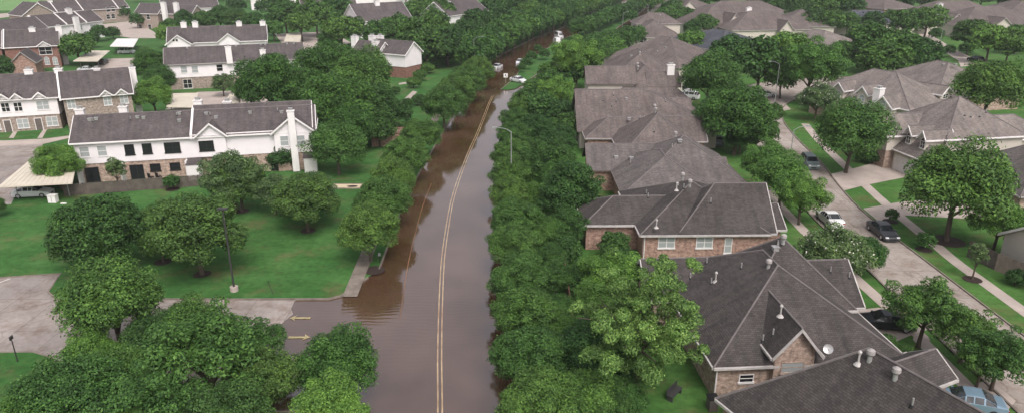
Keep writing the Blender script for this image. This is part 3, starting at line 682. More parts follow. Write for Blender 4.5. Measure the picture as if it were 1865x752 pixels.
h = House('brick_house', 'plain grey roof cut by the right edge behind the big round tree', 'house', 1728, 297, 3.0, ang=0, sh='shB', wall='brickT', group=G2)
h.add(0.5, 17, -14, 0, 3.0, 0.74, 'x', 'h', 'h'); h.done()
h = House('brick_house', 'cream walled house sliver at the right edge behind the wooden fence', 'house', 1866, 452, 3.0, ang=0, sh='shD', wall='cream', trim='white', group=G2)
h.add(0, 14, -10, 4, 3.0, 0.6, 'x', 'g', 'h'); h.done()

# ---- houses far behind on the right
G3 = 'far houses on the right'
def farh(px, py, zr, hw, ang, label, sh='shC', wall='cream', ze=4.0, extra=4, gab=None, ax='y', vents=(), up=None):
    h = pyramid('brick_house', label, 'house', px, py, zr, hw, ang, ze=ze, extra=extra, sh=sh, wall=wall, group=G3, ax=ax)
    for (gx, gy, gw, gd, gz, gp) in (gab or []): h.add(gx - gw, gx + gw, gy, gy + gd, gz, gp, 'y', 'g', 'g')
    for v in vents: h.vent(*v)
    return h
farh(1322, 56, 8, 11, 25, 'blue grey hip roof between the streaked brown roof and the white gable', 'shU', extra=5).done()
h = farh(1296, 14, 10, 9, 15, 'steep brown roofed house with a white gable behind the blue grey roof', ze=4, extra=4, gab=[(3.5, -11, 3.2, 8, 4.5, 1.3), (12, -9, 5, 10, 4.5, 0.7)]); h.done()
h = farh(1385, 20, 9.5, 11, 8, 'brown hip roof with a small white front gable, right of the white chimney', ze=4, extra=8, gab=[(4, -13, 2.6, 8, 4.0, 1.2)], ax='x'); h.done()
farh(1350, 2, 10, 12, 0, 'long brown roof behind the yellow green tree', ze=5, extra=16, ax='x').done()
h = farh(1372, 22, 8, 4, 0, 'small brown roof with a tall white capped chimney', ze=6, extra=2); h.chimney(1364, 15, y=0, w=1.8, d=1.5, z0=3); h.done()
farh(1462, 18, 9, 10, -10, 'brown roof with a pale crest between dark trees', 'shC', extra=3).done()
farh(1503, 56, 7.5, 8.5, 20, 'plain beige grey roof peeking out between green crowns', 'shD', extra=4).done()
farh(1578, 19, 8, 10, 0, 'blue grey roof with two dark vents behind a dark shrub', 'shU', extra=10, ax='x', vents=((1572, 21, 'dark'), (1592, 21, 'dark'))).done()
farh(1612, -4, 10, 10, 20, 'pinkish brown house with white corner near the top edge', 'shC', wall='brick', ze=6, extra=3).done()
h = farh(1735, 2, 11, 14, 10, 'huge brown hip roof with a cream chimney at the upper right', 'shC', ze=4, extra=14, ax='x', gab=[(-10, -16, 4, 9, 4, 0.9)]); h.chimney(1712, 8, y=-6, w=1.8, d=1.4); h.done()
farh(1800, 12, 10, 13, 5, 'dark brown roof joined right of the huge hip roof', 'shC', ze=4, extra=10, ax='x', gab=[(-4, -15, 4, 9, 4, 0.8)]).done()
farh(1862, 2, 10, 13, -5, 'brown roof in the top right corner', 'shC', ze=4, extra=6).done()
farh(1248, -8, 11, 11, 10, 'white walled house at the top edge behind palm like trees', 'shC', ze=6, extra=6, gab=[(-3, -13, 4, 9, 6, 0.9)]).done()
farh(1150, -32, 9, 11, 0, 'farthest brown roof above the end of the boulevard', 'shC', ze=5, extra=10, ax='x').done()

# ---- townhouse complex on the left
G4 = 'townhouse blocks left of the flooded road'
h = House('townhouse', 'near white townhouse block with dark screened windows behind a wooden fence', 'townhouse', 125, 262, 5.8, px2=(575, 238), sh='shT', wall='brickT', upper='siding', trim='white', group=G4)
h.X(125, 575, 262, 211, 'gg', 5.8, 0.75, yer=238)
hy = h.wing[0][3]; xm0 = xat(h, 353, 0, 5.8); xm1 = xat(h, 415, 0, 5.8); x2 = xat(h, 493, 0, 5.8); x3 = xat(h, 574, 0, 5.8)
h.add(xm0, xm1, -0.35, 4.4, 5.8, 0.85, 'y', 'g', 'g', base=2.8); h.add(x2, x3 + 0.1, -0.5, hy + 0.3, 5.8, 0.80, 'y', 'g', 'g')
h.add(xm0 - 0.4, x3 - 0.4, 0.3, hy + 1.0, 6.05, 0.75, 'x', 'g', 'g', base=2.8)
parapet(h, 0, xm0 - 0.5)
for px, py, w_, k in ((236, 273, 1.25, 'glass'), (268, 271, 1.25, 'glass'), (314, 269, 2.1, 'glass'), (154, 277, 1.25, 'blind'), (186, 275, 1.25, 'blind')):
    h.pw(px, py, w_, 1.5, 0.4, pane=k, frame='black' if k == 'glass' else 'white', bars=1 if w_ > 2 else 0)
h.pw(376, 266, 2.0, 1.5, 0.05, bars=1, frame='black'); h.pw(451, 261, 2.1, 1.5, 0.62, bars=1, pane='blind'); h.pw(518, 257, 1.2, 1.55, -0.1, pane='blind', bars=0); h.pw(548, 256, 1.2, 1.55, -0.1, pane='blind', bars=0)
for px, py in ((283, 305), (319, 303)): h.pw(px, py, 1.4, 1.1, 0.52, bars=0, frame='black')
for px, py in ((169, 320), (250, 313), (440, 300), (505, 297)):
    q = h.ray(px, py, 'y', 0.52); h.window(q.x, 0.52, 1.1, 1.8, 2.1, bars=1, hbar=False, frame='black')
b = MB()
for px in (148, 226, 345, 420): 
    q = h.ray(px, 330, 'y', -0.6); b.box(q.x - 0.1, q.x + 0.1, -1.2, 0.55, 0, 2.66)
b.build('patio_wall', M['white'], h.root)
q = h.ray(352, 300, 'y', -1.2); b = MB(); b.box(q.x - 0.9, q.x + 0.9, -1.6, 0.3, 0, 2.2); b.prism([(q.x - 1.0, -1.7, 2.2), (q.x - 1.0, 0.3, 2.75), (q.x - 1.0, 0.3, 2.2)], (2.0, 0, 0), 1); b.build('storage_closet', [M['white'], M['shT']], h.root)
q = h.ray(566, 300, 'y', -1.2); b = MB(); b.box(q.x - 0.9, q.x + 0.9, -1.8, 0.1, 0, 2.2); b.prism([(q.x - 1.0, -1.9, 2.2), (q.x - 1.0, 0.1, 2.75), (q.x - 1.0, 0.1, 2.2)], (2.0, 0, 0), 1); b.build('storage_closet', [M['white'], M['shT']], h.root)
for px, py in ((145, 200), (224, 195), (414, 186), (360, 184)): h.chimney(px, py, y=hy / 2 + 1.2, w=1.1, d=0.8)
h.chimney(529, 203, y=-0.55, w=0.95, d=0.7, z0=0.05)
for a in ((164, 216, 'box'), (176, 216, 'box'), (170, 220, 'pipe'), (251, 213, 'box'), (262, 213, 'box'), (238, 216, 'pipe'), (329, 199, 'box'), (327, 205, 'box'), (327, 218, 'box'), (322, 208, 'pipe'), (376, 206, 'box'), (394, 213, 'box'), (383, 208, 'pipe'), (506, 201, 'pipe'), (456, 203, 'box'), (513, 203, 'box')): h.vent(*a)
h.done()
h = House('townhouse', 'white over brick townhouse at the left edge with small white eave gables', 'townhouse', -70, 187, 5.8, px2=(106, 177), sh='shT', wall='brickG', upper='siding', trim='white', group=G4)
h.X(-70, 106, 187, 139, 'gg', 5.8, 0.75, yer=177); hy = h.wing[0][3]
for px in (72, 30, 5, -40):
    xc = xat(h, px, 0, 5.8); h.add(xc - 1.2, xc + 1.2, -0.25, 2.4, 5.85, 0.9, 'y', 'g', 'g', walls=False); b = MB(); b.prism([(xc - 1.0, 0.1, 5.6), (xc + 1.0, 0.1, 5.6), (xc, 0.1, 6.75)], (0, 0.2, 0)); b.build('gable_face', M['white'], h.root)
for px, py in ((78, 192), (33, 195), (10, 196), (-30, 199)): h.pw(px, py, 2.0 if px == 78 else 1.3, 1.6, 0.4, pane='blind' if px == 78 else 'glass', bars=1)
for px, py in ((42, 225), (95, 221), (-10, 228)): h.pw(px, py, 1.8, 1.7, 0.52, pane='blind', bars=1)
for px in (17, 74): h.door(px, 240, 1.0, 2.1, 0.52, 'dtrim')
for px, py in ((52, 128), (106, 126)): h.chimney(px, py, y=hy / 2 + 0.2, w=1.3, d=1.0)
h.done()
h = House('townhouse', 'brown brick townhouse adjoining the white one, with white capped chimneys', 'townhouse', 109, 181, 5.8, px2=(243, 170), sh='shT', wall='brickG', trim='white', group=G4)
h.X(109, 243, 181, 132, 'gg', 5.8, 0.75, yer=170); hy = h.wing[0][3]; parapet(h, 0, -0.1)
for px in (193, 222):
    xc = xat(h, px, 0, 5.8); h.add(xc - 1.1, xc + 1.1, -0.25, 2.4, 5.85, 0.9, 'y', 'g', 'g', walls=False); b = MB(); b.prism([(xc - 0.9, 0.1, 5.6), (xc + 0.9, 0.1, 5.6), (xc, 0.1, 6.6)], (0, 0.2, 0)); b.build('gable_face', M['white'], h.root)
for px, py in ((196, 184), (226, 181), (130, 190)): h.pw(px, py, 1.3, 1.6, 0.4, pane='blind', bars=1)
for px, py in ((176, 126), (240, 124)): h.chimney(px, py, y=hy / 2 + 0.2, w=1.1, d=0.9)
h.done()
h = House('townhouse', 'long white townhouse block with two tall outside chimneys', 'townhouse', 298, 119, 5.8, px2=(556, 107), sh='shT', wall='brickG', upper='siding', trim='gutter', group=G4)
h.X(298, 556, 119, 88, 'gg', 5.8, 0.75, yer=107); hy = h.wing[0][3]
for px, py, z0 in ((415, 86, 5.5), (478, 92, 2.5)): h.chimney(px, py, y=-0.3, w=1.3, d=0.8, z0=z0)
for px, py in ((335, 127), (355, 127), (400, 124), (445, 124), (489, 116), (521, 114), (540, 113)): h.pw(px, py, 1.4, 1.6, 0.4, pane='blind' if px in (335, 355, 445) else 'glass', bars=0)
for px, py in ((342, 153), (400, 152), (450, 150)): h.pw(px, py, 1.9, 2.1, 0.52, bars=1)
for a in ((392, 80, 'box'), (430, 82, 'box'), (341, 85, 'box'), (475, 79, 'box'), (483, 79, 'box'), (523, 78, 'box'), (535, 78, 'box')): h.vent(*a)
h.done()
h = House('townhouse', 'white gabled townhouse block standing behind the long white block', 'townhouse', 303, 80, 5.8, px2=(487, 74), sh='shT', wall='brickG', upper='siding', trim='white', group=G4)
h.X(303, 487, 80, 50, 'gg', 5.8, 0.75, yer=74); hy = h.wing[0][3]
x0 = xat(h, 303, -0.5, 5.8); x1 = xat(h, 352, -0.5, 5.8); h.add(x0, x1, -3.0, 4, 5.8, 0.75, 'y', 'g', 'g')
x0 = xat(h, 395, -0.5, 5.8); x1 = xat(h, 438, -0.5, 5.8); h.add(x0, x1, -0.6, 4, 5.8, 0.75, 'y', 'g', 'g')
for px, py in ((334, 42), (355, 41), (435, 41), (376, 68), (478, 40)): h.chimney(px, py, y=hy / 2 + 0.2, w=1.5, d=1.2)
for px in (316, 322): h.pw(px, 74, 0.7, 0.7, -2.6, bars=0, hbar=False)
h.done()
h = House('townhouse', 'dark red brick townhouse end with a white double window', 'townhouse', 3, 88, 5.8, px2=(108, 83), sh='shT', wall='brickR', trim='white', group=G4)
h.X(3, 108, 88, 56, 'gg', 5.8, 0.75, yer=83); hy = h.wing[0][3]; parapet(h, 0, 0.3); h.add(-16, 0, 1, hy + 1, 5.8, 0.75, 'x', 'g', 'g')
xc = xat(h, 80, 0, 5.8); h.add(xc - 1.8, xc + 1.8, -0.25, 2.4, 5.85, 0.7, 'y', 'g', 'g', walls=False)
b = MB(); b.prism([(xc - 1.5, 0.1, 5.6), (xc + 1.5, 0.1, 5.6), (xc, 0.1, 6.8)], (0, 0.2, 0)); b.build('gable_face', M['white'], h.root)
h.pw(83, 93, 3.0, 2.0, 0.4, bars=1)
for px in (86, 101): h.pw(px, 113, 1.2, 1.5, 0.4, pane='blind', arch=True)
h.door(71, 118, 1.2, 2.1, 0.4)
for px, py in ((58, 52), (106, 49)): h.chimney(px, py, y=hy / 2 - 0.3, w=1.5, d=1.2)
h.done()
h = House('townhouse', 'low red brick gabled wing in front of the dark red brick townhouse', 'townhouse', 16, 117, 3.2, ang=20, sh='shT', wall='brick', trim='gutter', group=G4)
h.Y(16, 66, 117, 95, 8, 'g', 'g', 3.2); h.done()
h = House('townhouse', 'white walled townhouse row with diagonal white fire walls at upper left', 'townhouse', 76, 51, 5.8, px2=(189, 38), sh='shT', wall='siding', trim='white', group=G4)
h.X(76, 189, 51, 30, 'gg', 5.8, 0.75, yer=38); hy = h.wing[0][3]; L_ = h.wing[0][1]
for f in (0.0, 0.38, 0.7): parapet(h, 0, L_ * f)
h.add(-22, 0, -3, hy - 3, 5.8, 0.75, 'x', 'g', 'g')
for px, py in ((124, 17), (60, 36), (38, 56)): h.chimney(px, py, y=hy / 2 - 0.2, w=1.8, d=1.3)
h.chimney(137, 32, y=-0.4, w=1.8, d=1.0, z0=0.1)
for px, py in ((147, 51), (167, 49)): h.pw(px, py, 1.3, 1.5, 0.4, pane='blind', bars=0)
h.done()
h = House('townhouse', 'brick townhouse row in the top left with a brick gable end and white fire walls', 'townhouse', 84, 24, 5.8, px2=(236, 14), sh='shT', wall='brickG', trim='white', group=G4)
h.X(84, 236, 24, 3, 'gg', 5.8, 0.75, yer=14); hy = h.wing[0][3]; L_ = h.wing[0][1]
for f in (0.12, 0.42, 0.85): parapet(h, 0, L_ * f)
h.add(-11, 2, -5, 8, 5.6, 0.7, 'y', 'g', 'g')
for px, py in ((90, 2), (183, 4)): h.chimney(px, py, y=hy / 2 - 0.2, w=1.8, d=1.3)
for px, py in ((197, 18), (206, 17), (197, 31), (206, 30), (228, 14)): h.pw(px, py, 1.6, 2.0, 0.4, bars=0)
h.done()
h = House('townhouse', 'grey brick and white townhouse beside the path in the upper left', 'townhouse', 243, 25, 5.8, ang=-12, sh='shT', wall='brickG', trim='white', group=G4)
h.X(243, 287, 25, 6, 'gg', 5.8, 0.75); h.add(h.wing[0][1], h.wing[0][1] + 14, 1.5, 10, 5.8, 0.75, 'x', 'g', 'g')
for px, py in ((270, 31), (256, 50), (273, 50)): h.pw(px, py, 1.5, 2.2, 0.4, bars=0)
for px, py in ((297, 5), (320, 6)): h.chimney(px, py, y=0.8, w=1.8, d=1.3, z0=0.1)
h.done()
h = House('townhouse', 'brown roofed townhouse at the top edge above the dark tree belt', 'townhouse', 296, 18, 5.8, px2=(400, 14), sh='shT', wall='siding', trim='white', group=G4)
h.X(296, 400, 18, -2, 'gg', 5.8, 0.7, yer=14); h.done()
h = House('townhouse', 'white townhouse with three tall chimneys beside the near left tree clump', 'townhouse', 668, 95, 5.8, px2=(738, 101), sh='shT', wall='brickR', upper='siding', trim='white', group=G4)
h.X(668, 738, 95, 71, 'gg', 5.8, 0.75, yer=101); h.add(-3.5, 5, -2.5, 5, 5.6, 0.75, 'x', 'g', 'g')
for px, py, yy in ((646, 67, 1), (678, 66, 4.0), (692, 66, 5), (684, 76, 0.5)): h.chimney(px, py, y=yy, w=1.6, d=1.3, z0=2.0)
h.done()
def blk(px, ye, px2, ye2, yr, label, ch=(), hip='gg', ze=5.8, sh='shT', wall='siding'):
    h = House('townhouse', label, 'townhouse', px, ye, ze, px2=(px2, ye2), sh=sh, wall=wall, trim='white', group=G4)
    h.X(px, px2, ye, yr, hip, ze, 0.7, yer=ye2)
    for a, c in ch: h.chimney(a, c, y=h.wing[0][3] * 0.45, w=1.8, d=1.4)
    h.done()
blk(548, 12, 650, 9, -8, 'brown roofed townhouse partly seen above the middle left trees', ((578, -3), (642, -5)))
blk(655, 40, 752, 34, 8, 'mauve roofed townhouse with a white gable above the centre left trees', ((686, 2), (702, 18)))
blk(818, 30, 890, 20, 4, 'brown roofed townhouse with a tall pale gable beside a dark tree', ((816, 4), (822, 32), (858, 10)))
blk(640, -12, 760, -14, -28, 'farthest townhouse roof over the middle of the left side', ())
blk(455, -2, 540, -4, -18, 'townhouse roof at the top edge over dark trees', ())
blk(0, 8, 48, 4, -14, 'townhouse block at the extreme top left field corner', ()) if False else None

# ------------------------------------------------------------------ trees
rng = np.random.default_rng(11)
def crown_mesh(name, mats, n_lobes, leaves, leaf, shape=(1, 1, 0.85), lob=(0.24, 0.4), spread=(0.5, 0.82), core=0.5, low=-0.55, flower=0.0, droop=0.0, seed=0, aspect=0.55, cone=False, up=0.6, ragged=0.13):
    r = np.random.default_rng(seed)
    # lobes spread over an ellipsoid, denser on the upper side
    d = []
    ga = math.pi * (3 - math.sqrt(5)); i = 0
    for i in range(n_lobes):
        z = 1 - (i + 0.5) / n_lobes * (1 - low); a = ga * i + r.uniform(-0.4, 0.4); s = math.sqrt(max(0, 1 - z * z)); d.append((s * math.cos(a), s * math.sin(a), z))
    d = np.array(d); k = r.uniform(spread[0], spread[1], n_lobes)[:, None]; P = d * k * np.array(shape)
    aa = np.arctan2(d[:, 1], d[:, 0]); ph = r.uniform(0, 6.28, 3); P[:, :2] *= (1 + ragged * (0.6 * np.sin(2 * aa + ph[0]) + 0.5 * np.sin(3 * aa + ph[1]) + 0.4 * np.sin(5 * aa + ph[2])))[:, None]
    P += r.normal(0, 0.05, P.shape)
    R = r.uniform(lob[0], lob[1], n_lobes)
    if cone:
        h = r.uniform(0, 1, n_lobes); a = r.uniform(0, 2 * math.pi, n_lobes); q = (1 - h) * 0.6 * r.uniform(0.6, 1, n_lobes)
        P = np.stack([q * np.cos(a), q * np.sin(a), (h * 2 - 1) * shape[2]], 1); R = 0.12 + 0.25 * (1 - h)
    w = R ** 2; idx = r.choice(n_lobes, leaves, p=w / w.sum())
    v = r.normal(0, 1, (leaves, 3)); v /= np.linalg.norm(v, axis=1)[:, None]
    v[:, 2] = np.abs(v[:, 2]) * np.where(r.random(leaves) < 0.75, 1, -1)
    rad = R[idx] * (1.0 - 0.35 * r.random(leaves) ** 1.5 + 0.32 * r.random(leaves) * (r.random(leaves) > 0.82))
    pos = P[idx] + v * rad[:, None] * np.array([1, 1, 0.75])
    pos[:, 2] -= droop * (pos[:, 0] ** 2 + pos[:, 1] ** 2) * 0.5
    nrm = v * 0.7 + np.array([0, 0, up]) + r.normal(0, 0.42, (leaves, 3)); nrm /= np.linalg.norm(nrm, axis=1)[:, None]
    t = np.cross(nrm, r.normal(0, 1, (leaves, 3))); t /= np.linalg.norm(t, axis=1)[:, None] + 1e-9; b = np.cross(nrm, t)
    s = leaf * r.uniform(0.6, 1.35, leaves)[:, None]
    V = np.stack([pos - t * s, pos - b * s * aspect + nrm * s * 0.12, pos + t * s, pos + b * s * aspect + nrm * s * 0.12], 1).reshape(-1, 3)
    nl = leaves
    F = np.arange(nl * 4).reshape(nl, 4)
    verts = [V]; faces = [F]; mi = np.where(r.random(nl) < flower, 1, 0)
    me = bpy.data.meshes.new(name)
    cv, cf = [], []
    if core > 0:     # inner foliage mass
        import bmesh
        bm = bmesh.new(); bmesh.ops.create_icosphere(bm, subdivisions=3, radius=1.0)
        for vt in bm.verts:
            p = np.array(vt.co); q = p * np.array(shape) * core
            dist = np.linalg.norm(P * (core / 0.62) - q, axis=1); j = dist.argmin(); q = q + (P[j] - q) * 0.22
            q = q + r.normal(0, 0.02, 3); vt.co = q
            if cone: hh = (q[2] / (shape[2] * core) + 1) / 2; vt.co = (p[0] * 0.42 * (1.05 - hh), p[1] * 0.42 * (1.05 - hh), q[2])
            vt.co.z -= droop * (vt.co.x ** 2 + vt.co.y ** 2) * 0.5
        base_i = nl * 4
        cv = np.array([v_.co for v_ in bm.verts]); cf = [[base_i + v_.index for v_ in f.verts] for f in bm.faces]; bm.free()
    allv = np.concatenate([V, cv]) if len(cv) else V
    me.vertices.add(len(allv)); me.vertices.foreach_set('co', allv.astype(np.float32).ravel())
    nloop = nl * 4 + sum(len(f) for f in cf); me.loops.add(nloop)
    li = np.concatenate([F.ravel(), np.array([i for f in cf for i in f], dtype=int)]) if len(cf) else F.ravel()
    me.loops.foreach_set('vertex_index', li.astype(np.int32))
    npoly = nl + len(cf); me.polygons.add(npoly)
    st = np.concatenate([np.arange(nl) * 4, nl * 4 + np.arange(len(cf)) * 3]) if len(cf) else np.arange(nl) * 4
    me.polygons.foreach_set('loop_start', st.astype(np.int32))
    me.polygons.foreach_set('material_index', np.concatenate([mi, np.zeros(len(cf), int)]).astype(np.int32))
    for m in mats: me.materials.append(m)
    me.update(calc_edges=True); return me
def trunk_mesh(name, h0=-1.42, top=0.25, r=0.055, limbs=6, seed=0, reach=0.6):
    """trunk and limbs in crown units: z = 0 is the crown centre"""
    rr = random.Random(seed); b = MB(); k = h0 + (top - h0) * 0.45
    b.path([(0, 0, h0), (rr.uniform(-.02, .02), rr.uniform(-.02, .02), (h0 + k) / 2), (rr.uniform(-.04, .04), rr.uniform(-.04, .04), k), (rr.uniform(-.08, .08), rr.uniform(-.08, .08), top)], [r * 1.35, r, r * 0.85, r * 0.3], 8)
    b.tube((0, 0, h0 - 0.05), (0, 0, h0 + 0.06), r * 1.9, r * 1.3, 8)
    for i in range(limbs):
        a = 2 * math.pi * i / limbs + rr.uniform(-.4, .4); z0 = k + rr.uniform(-0.05, 0.3); q = rr.uniform(0.6, 1.0) * reach; z1 = z0 + rr.uniform(0.25, 0.6)
        m_ = (q * 0.45 * math.cos(a), q * 0.45 * math.sin(a), z0 + (z1 - z0) * 0.6); e_ = (q * math.cos(a + 0.15), q * math.sin(a + 0.15), z1)
        b.path([(0, 0, z0), m_, e_], [r * 0.55, r * 0.38, r * 0.12], 5)
        f_ = (q * 0.8 * math.cos(a - 0.5), q * 0.8 * math.sin(a - 0.5), z1 + 0.1); b.tube(m_, f_, r * 0.25, r * 0.08, 5)
    me = bpy.data.meshes.new(name); me.from_pydata(b.v, [], b.f); me.materials.append(M['bark']); me.update(); return me
K = {}
def reg(key, matk, variants, tkw=None, **kw):
    L = []
    for s in range(variants):
        L.append((crown_mesh('crown', [M[matk], M['flower']], seed=100 + s * 7 + len(K) * 31, **kw), trunk_mesh('trunk', seed=s + len(K), **(tkw or {}))))
    K[key] = L
# near kinds
reg('oak', 'fOak', 3, n_lobes=70, leaves=30000, leaf=0.030, shape=(1, 1, 0.82), lob=(0.20, 0.34), spread=(0.58, 0.84))
reg('kerb', 'fRow', 3, n_lobes=60, leaves=30000, leaf=0.030, shape=(1, 1, 0.84), lob=(0.18, 0.30), spread=(0.62, 0.84), ragged=0.07)
reg('doak', 'fDark', 2, n_lobes=60, leaves=24000, leaf=0.032, shape=(1, 1, 0.84), lob=(0.18, 0.32), spread=(0.5, 0.86))  # darker leaf colour sets these crowns apart from the kerb row
reg('round', 'fDark', 1, n_lobes=110, leaves=26000, leaf=0.032, shape=(1, 1, 0.86), lob=(0.16, 0.26), spread=(0.72, 0.84), core=0.62)
reg('mid', 'fMid', 2, n_lobes=60, leaves=30000, leaf=0.030, shape=(1, 1, 0.8), lob=(0.20, 0.38), spread=(0.5, 0.85), core=0.42)
reg('light', 'fLight', 2, n_lobes=56, leaves=27000, leaf=0.029, shape=(1, 1, 0.9), lob=(0.18, 0.32), spread=(0.5, 0.86), core=0.4)
reg('olive', 'fOlive', 2, n_lobes=66, leaves=28000, leaf=0.028, shape=(1, 1, 0.8), lob=(0.16, 0.32), spread=(0.5, 0.88), core=0.4)
reg('loose', 'fGrey', 2, n_lobes=50, leaves=14000, leaf=0.032, shape=(1, 1, 0.8), lob=(0.15, 0.27), spread=(0.45, 0.9), core=0.0, tkw=dict(limbs=9, reach=0.85))
reg('airy', 'fMid', 2, n_lobes=60, leaves=15000, leaf=0.032, shape=(1, 1, 0.8), lob=(0.14, 0.25), spread=(0.45, 0.95), core=0.25, tkw=dict(limbs=9, reach=0.85))
reg('maple', 'fMaple', 1, n_lobes=130, leaves=60000, leaf=0.020, shape=(0.92, 0.88, 1.18), lob=(0.07, 0.16), spread=(0.3, 1.05), core=0.0, ragged=0.2, up=0.3, aspect=0.45, low=-0.9, droop=0.3, tkw=dict(h0=-1.3, limbs=11, reach=0.95, top=0.6, r=0.045))
reg('flowering', 'fGrey', 1, n_lobes=50, leaves=20000, leaf=0.032, shape=(1, 1, 0.8), lob=(0.18, 0.32), spread=(0.5, 0.85), core=0.5, flower=0.022)
reg('sapling', 'fGrey', 1, n_lobes=22, leaves=2600, leaf=0.075, shape=(1, 1, 1.1), lob=(0.2, 0.34), spread=(0.35, 0.75), core=0.0, tkw=dict(h0=-2.6, r=0.07))
reg('bush', 'fDark', 2, n_lobes=30, leaves=5000, leaf=0.06, shape=(1, 1, 0.8), lob=(0.24, 0.36), spread=(0.55, 0.75), core=0.58, tkw=dict(h0=-0.8))
reg('bushl', 'fMid', 1, n_lobes=30, leaves=5000, leaf=0.06, shape=(1, 1, 0.8), lob=(0.24, 0.36), spread=(0.55, 0.75), core=0.58, tkw=dict(h0=-0.8))
# far kinds: larger leaf clumps
far = dict(leaves=6500, leaf=0.065)
reg('foak', 'fOak', 3, n_lobes=42, shape=(1, 1, 0.8), lob=(0.22, 0.36), spread=(0.55, 0.82), **far)
reg('fdark', 'fDark', 2, n_lobes=42, shape=(1, 1, 0.85), lob=(0.22, 0.36), spread=(0.55, 0.82), **far)
reg('fmid', 'fMid', 2, n_lobes=40, shape=(1, 1, 0.8), lob=(0.22, 0.38), spread=(0.5, 0.82), **far)
reg('flight', 'fLight', 1, n_lobes=40, shape=(1, 1, 0.85), lob=(0.2, 0.34), spread=(0.5, 0.84), **far)
reg('fir', 'fGrey', 1, n_lobes=60, leaves=3500, leaf=0.08, shape=(0.6, 0.6, 1.3), cone=True, core=0.9, tkw=dict(h0=-1.6, limbs=0))
H0 = {'kerb': 1.1, 'doak': 1.12, 'oak': 1.12, 'mid': 1.15, 'foak': 1.1, 'fdark': 1.1, 'fmid': 1.12, 'round': 0.98, 'flight': 1.2, 'light': 1.2, 'flowering': 1.15, 'olive': 1.02, 'loose': 1.1, 'airy': 1.25, 'sapling': 2.6, 'bush': 0.8, 'bushl': 0.8, 'maple': 1.3, 'fir': 1.6}
DESC = {'kerb': 'round crowned kerb tree', 'doak': 'rounded dark green tree', 'oak': 'rounded green tree', 'round': 'dense dark green globe shaped tree', 'mid': 'spreading mid green tree', 'light': 'bright light green tree', 'olive': 'olive green spreading tree', 'loose': 'thin open grey green tree', 'airy': 'airy mid green tree', 'maple': 'large airy tree with silvery leaf tips',
        'flowering': 'leafy tree dotted with white blossom', 'sapling': 'slim young tree', 'bush': 'dark rounded bush', 'bushl': 'green rounded bush', 'foak': 'rounded green tree', 'fdark': 'dark green tree', 'fmid': 'mid green tree', 'flight': 'light green tree', 'fir': 'blue green conical conifer'}
NAME = {'bush': 'bush', 'bushl': 'bush', 'fir': 'conifer', 'sapling': 'young_tree', 'round': 'round_tree', 'maple': 'leafy_tree'}
TREES = []
trc = random.Random(3)
def T(px, py, r, k, label=None, sz=1.0, where=None, gnd=None):
    """tree whose crown centre is seen at (px, py) with crown radius r photo pixels"""
    R = 4.0
    for _ in range(12):
        zc = R * H0.get(k, 1.42) * sz if gnd is None else gnd; s = PX(W(px, py, zc))[2]; R = r / s
    p = W(px, py, R * H0.get(k, 1.42) * sz)
    TREES.append([px, py, r, k, label, Vector((p.x, p.y, 0)), R, sz, where]); return p
def row(pts, spacing, k, rng_, where, jit=0.8, rj=0.12):
    """trees along a world polyline"""
    L = smooth(pts, 6); acc = 0; out = []
    for i in range(len(L) - 1):
        a, b = Vector((*L[i], 0)), Vector((*L[i + 1], 0)); d = (b - a).length
        while acc <= d:
            p = a + (b - a) * (acc / d); R = rng_ * trc.uniform(1 - rj, 1 + rj)
            p = p + Vector((trc.uniform(-jit, jit), trc.uniform(-jit, jit), 0)); kk = trc.choice(k)
            q = PX((p.x, p.y, 1.42 * R)); TREES.append([q[0], q[1], R * q[2], kk, None, p, R, 1.0, where]); acc += spacing * trc.uniform(0.9, 1.12)
        acc -= d
RT = "in the flooded road's right kerb row"
LT_ = "in the flooded road's left kerb row"
# kerb rows, near part by hand
for a in ((978, 735, 76, 'kerb'), (965, 652, 70, 'kerb'), (958, 576, 64, 'kerb'), (945, 508, 58, 'kerb'), (938, 450, 51, 'kerb'), (938, 399, 46, 'kerb'), (930, 355, 41, 'kerb'), (935, 316, 39, 'kerb'), (930, 281, 36, 'kerb'), (937, 250, 33, 'kerb'), (940, 222, 30, 'kerb'), (950, 198, 27, 'kerb'), (955, 178, 22, 'foak')): T(*a, where=RT)
for a in ((672, 418, 57, 'kerb'), (700, 364, 50, 'kerb'), (718, 323, 45, 'kerb'), (740, 284, 43, 'kerb'), (768, 247, 37, 'kerb'), (808, 192, 42, 'kerb'), (832, 168, 38, 'kerb'), (853, 148, 35, 'kerb'), (870, 130, 31, 'kerb')): T(*a, where=LT_)
row([(-9.2, 188), (-7.2, 201), (-2.6, 224), (7.4, 258), (22.5, 305), (47, 378), (74, 470)], 6.6, ['foak', 'fmid', 'foak'], 5.2, LT_)
row([(-18, 200), (-12, 235), (0, 275), (15, 325), (35, 385)], 9, ['fdark', 'foak'], 4.8, 'in the second belt behind the left kerb row')
row([(24, 258), (40, 305), (62, 365), (80, 425)], 6.5, ['foak', 'fmid'], 3.8, 'on the median of the divided road')
row([(22, 200), (33, 226), (43, 243)], 7, ['fmid', 'foak'], 4.0, 'right of the far carriageway')
row([(60, 285), (72, 320), (95, 400)], 8, ['foak', 'fmid'], 4.6, 'right of the far carriageway')
# bottom left clump
BL = 'in the bottom left tree clump'
for a in ((205, 548, 92, 'mid'), (378, 640, 105, 'airy'), (122, 722, 88, 'mid'), (618, 660, 74, 'oak'), (600, 742, 70, 'light'), (480, 690, 72, 'olive'), (258, 752, 96, 'airy'), (410, 760, 88, 'olive'), (16, 772, 66, 'light'), (165, 640, 50, 'light'), (285, 612, 60, 'olive'), (225, 680, 60, 'mid'), (468, 622, 50, 'airy'), (345, 590, 58, 'mid')): T(*a, where=BL)
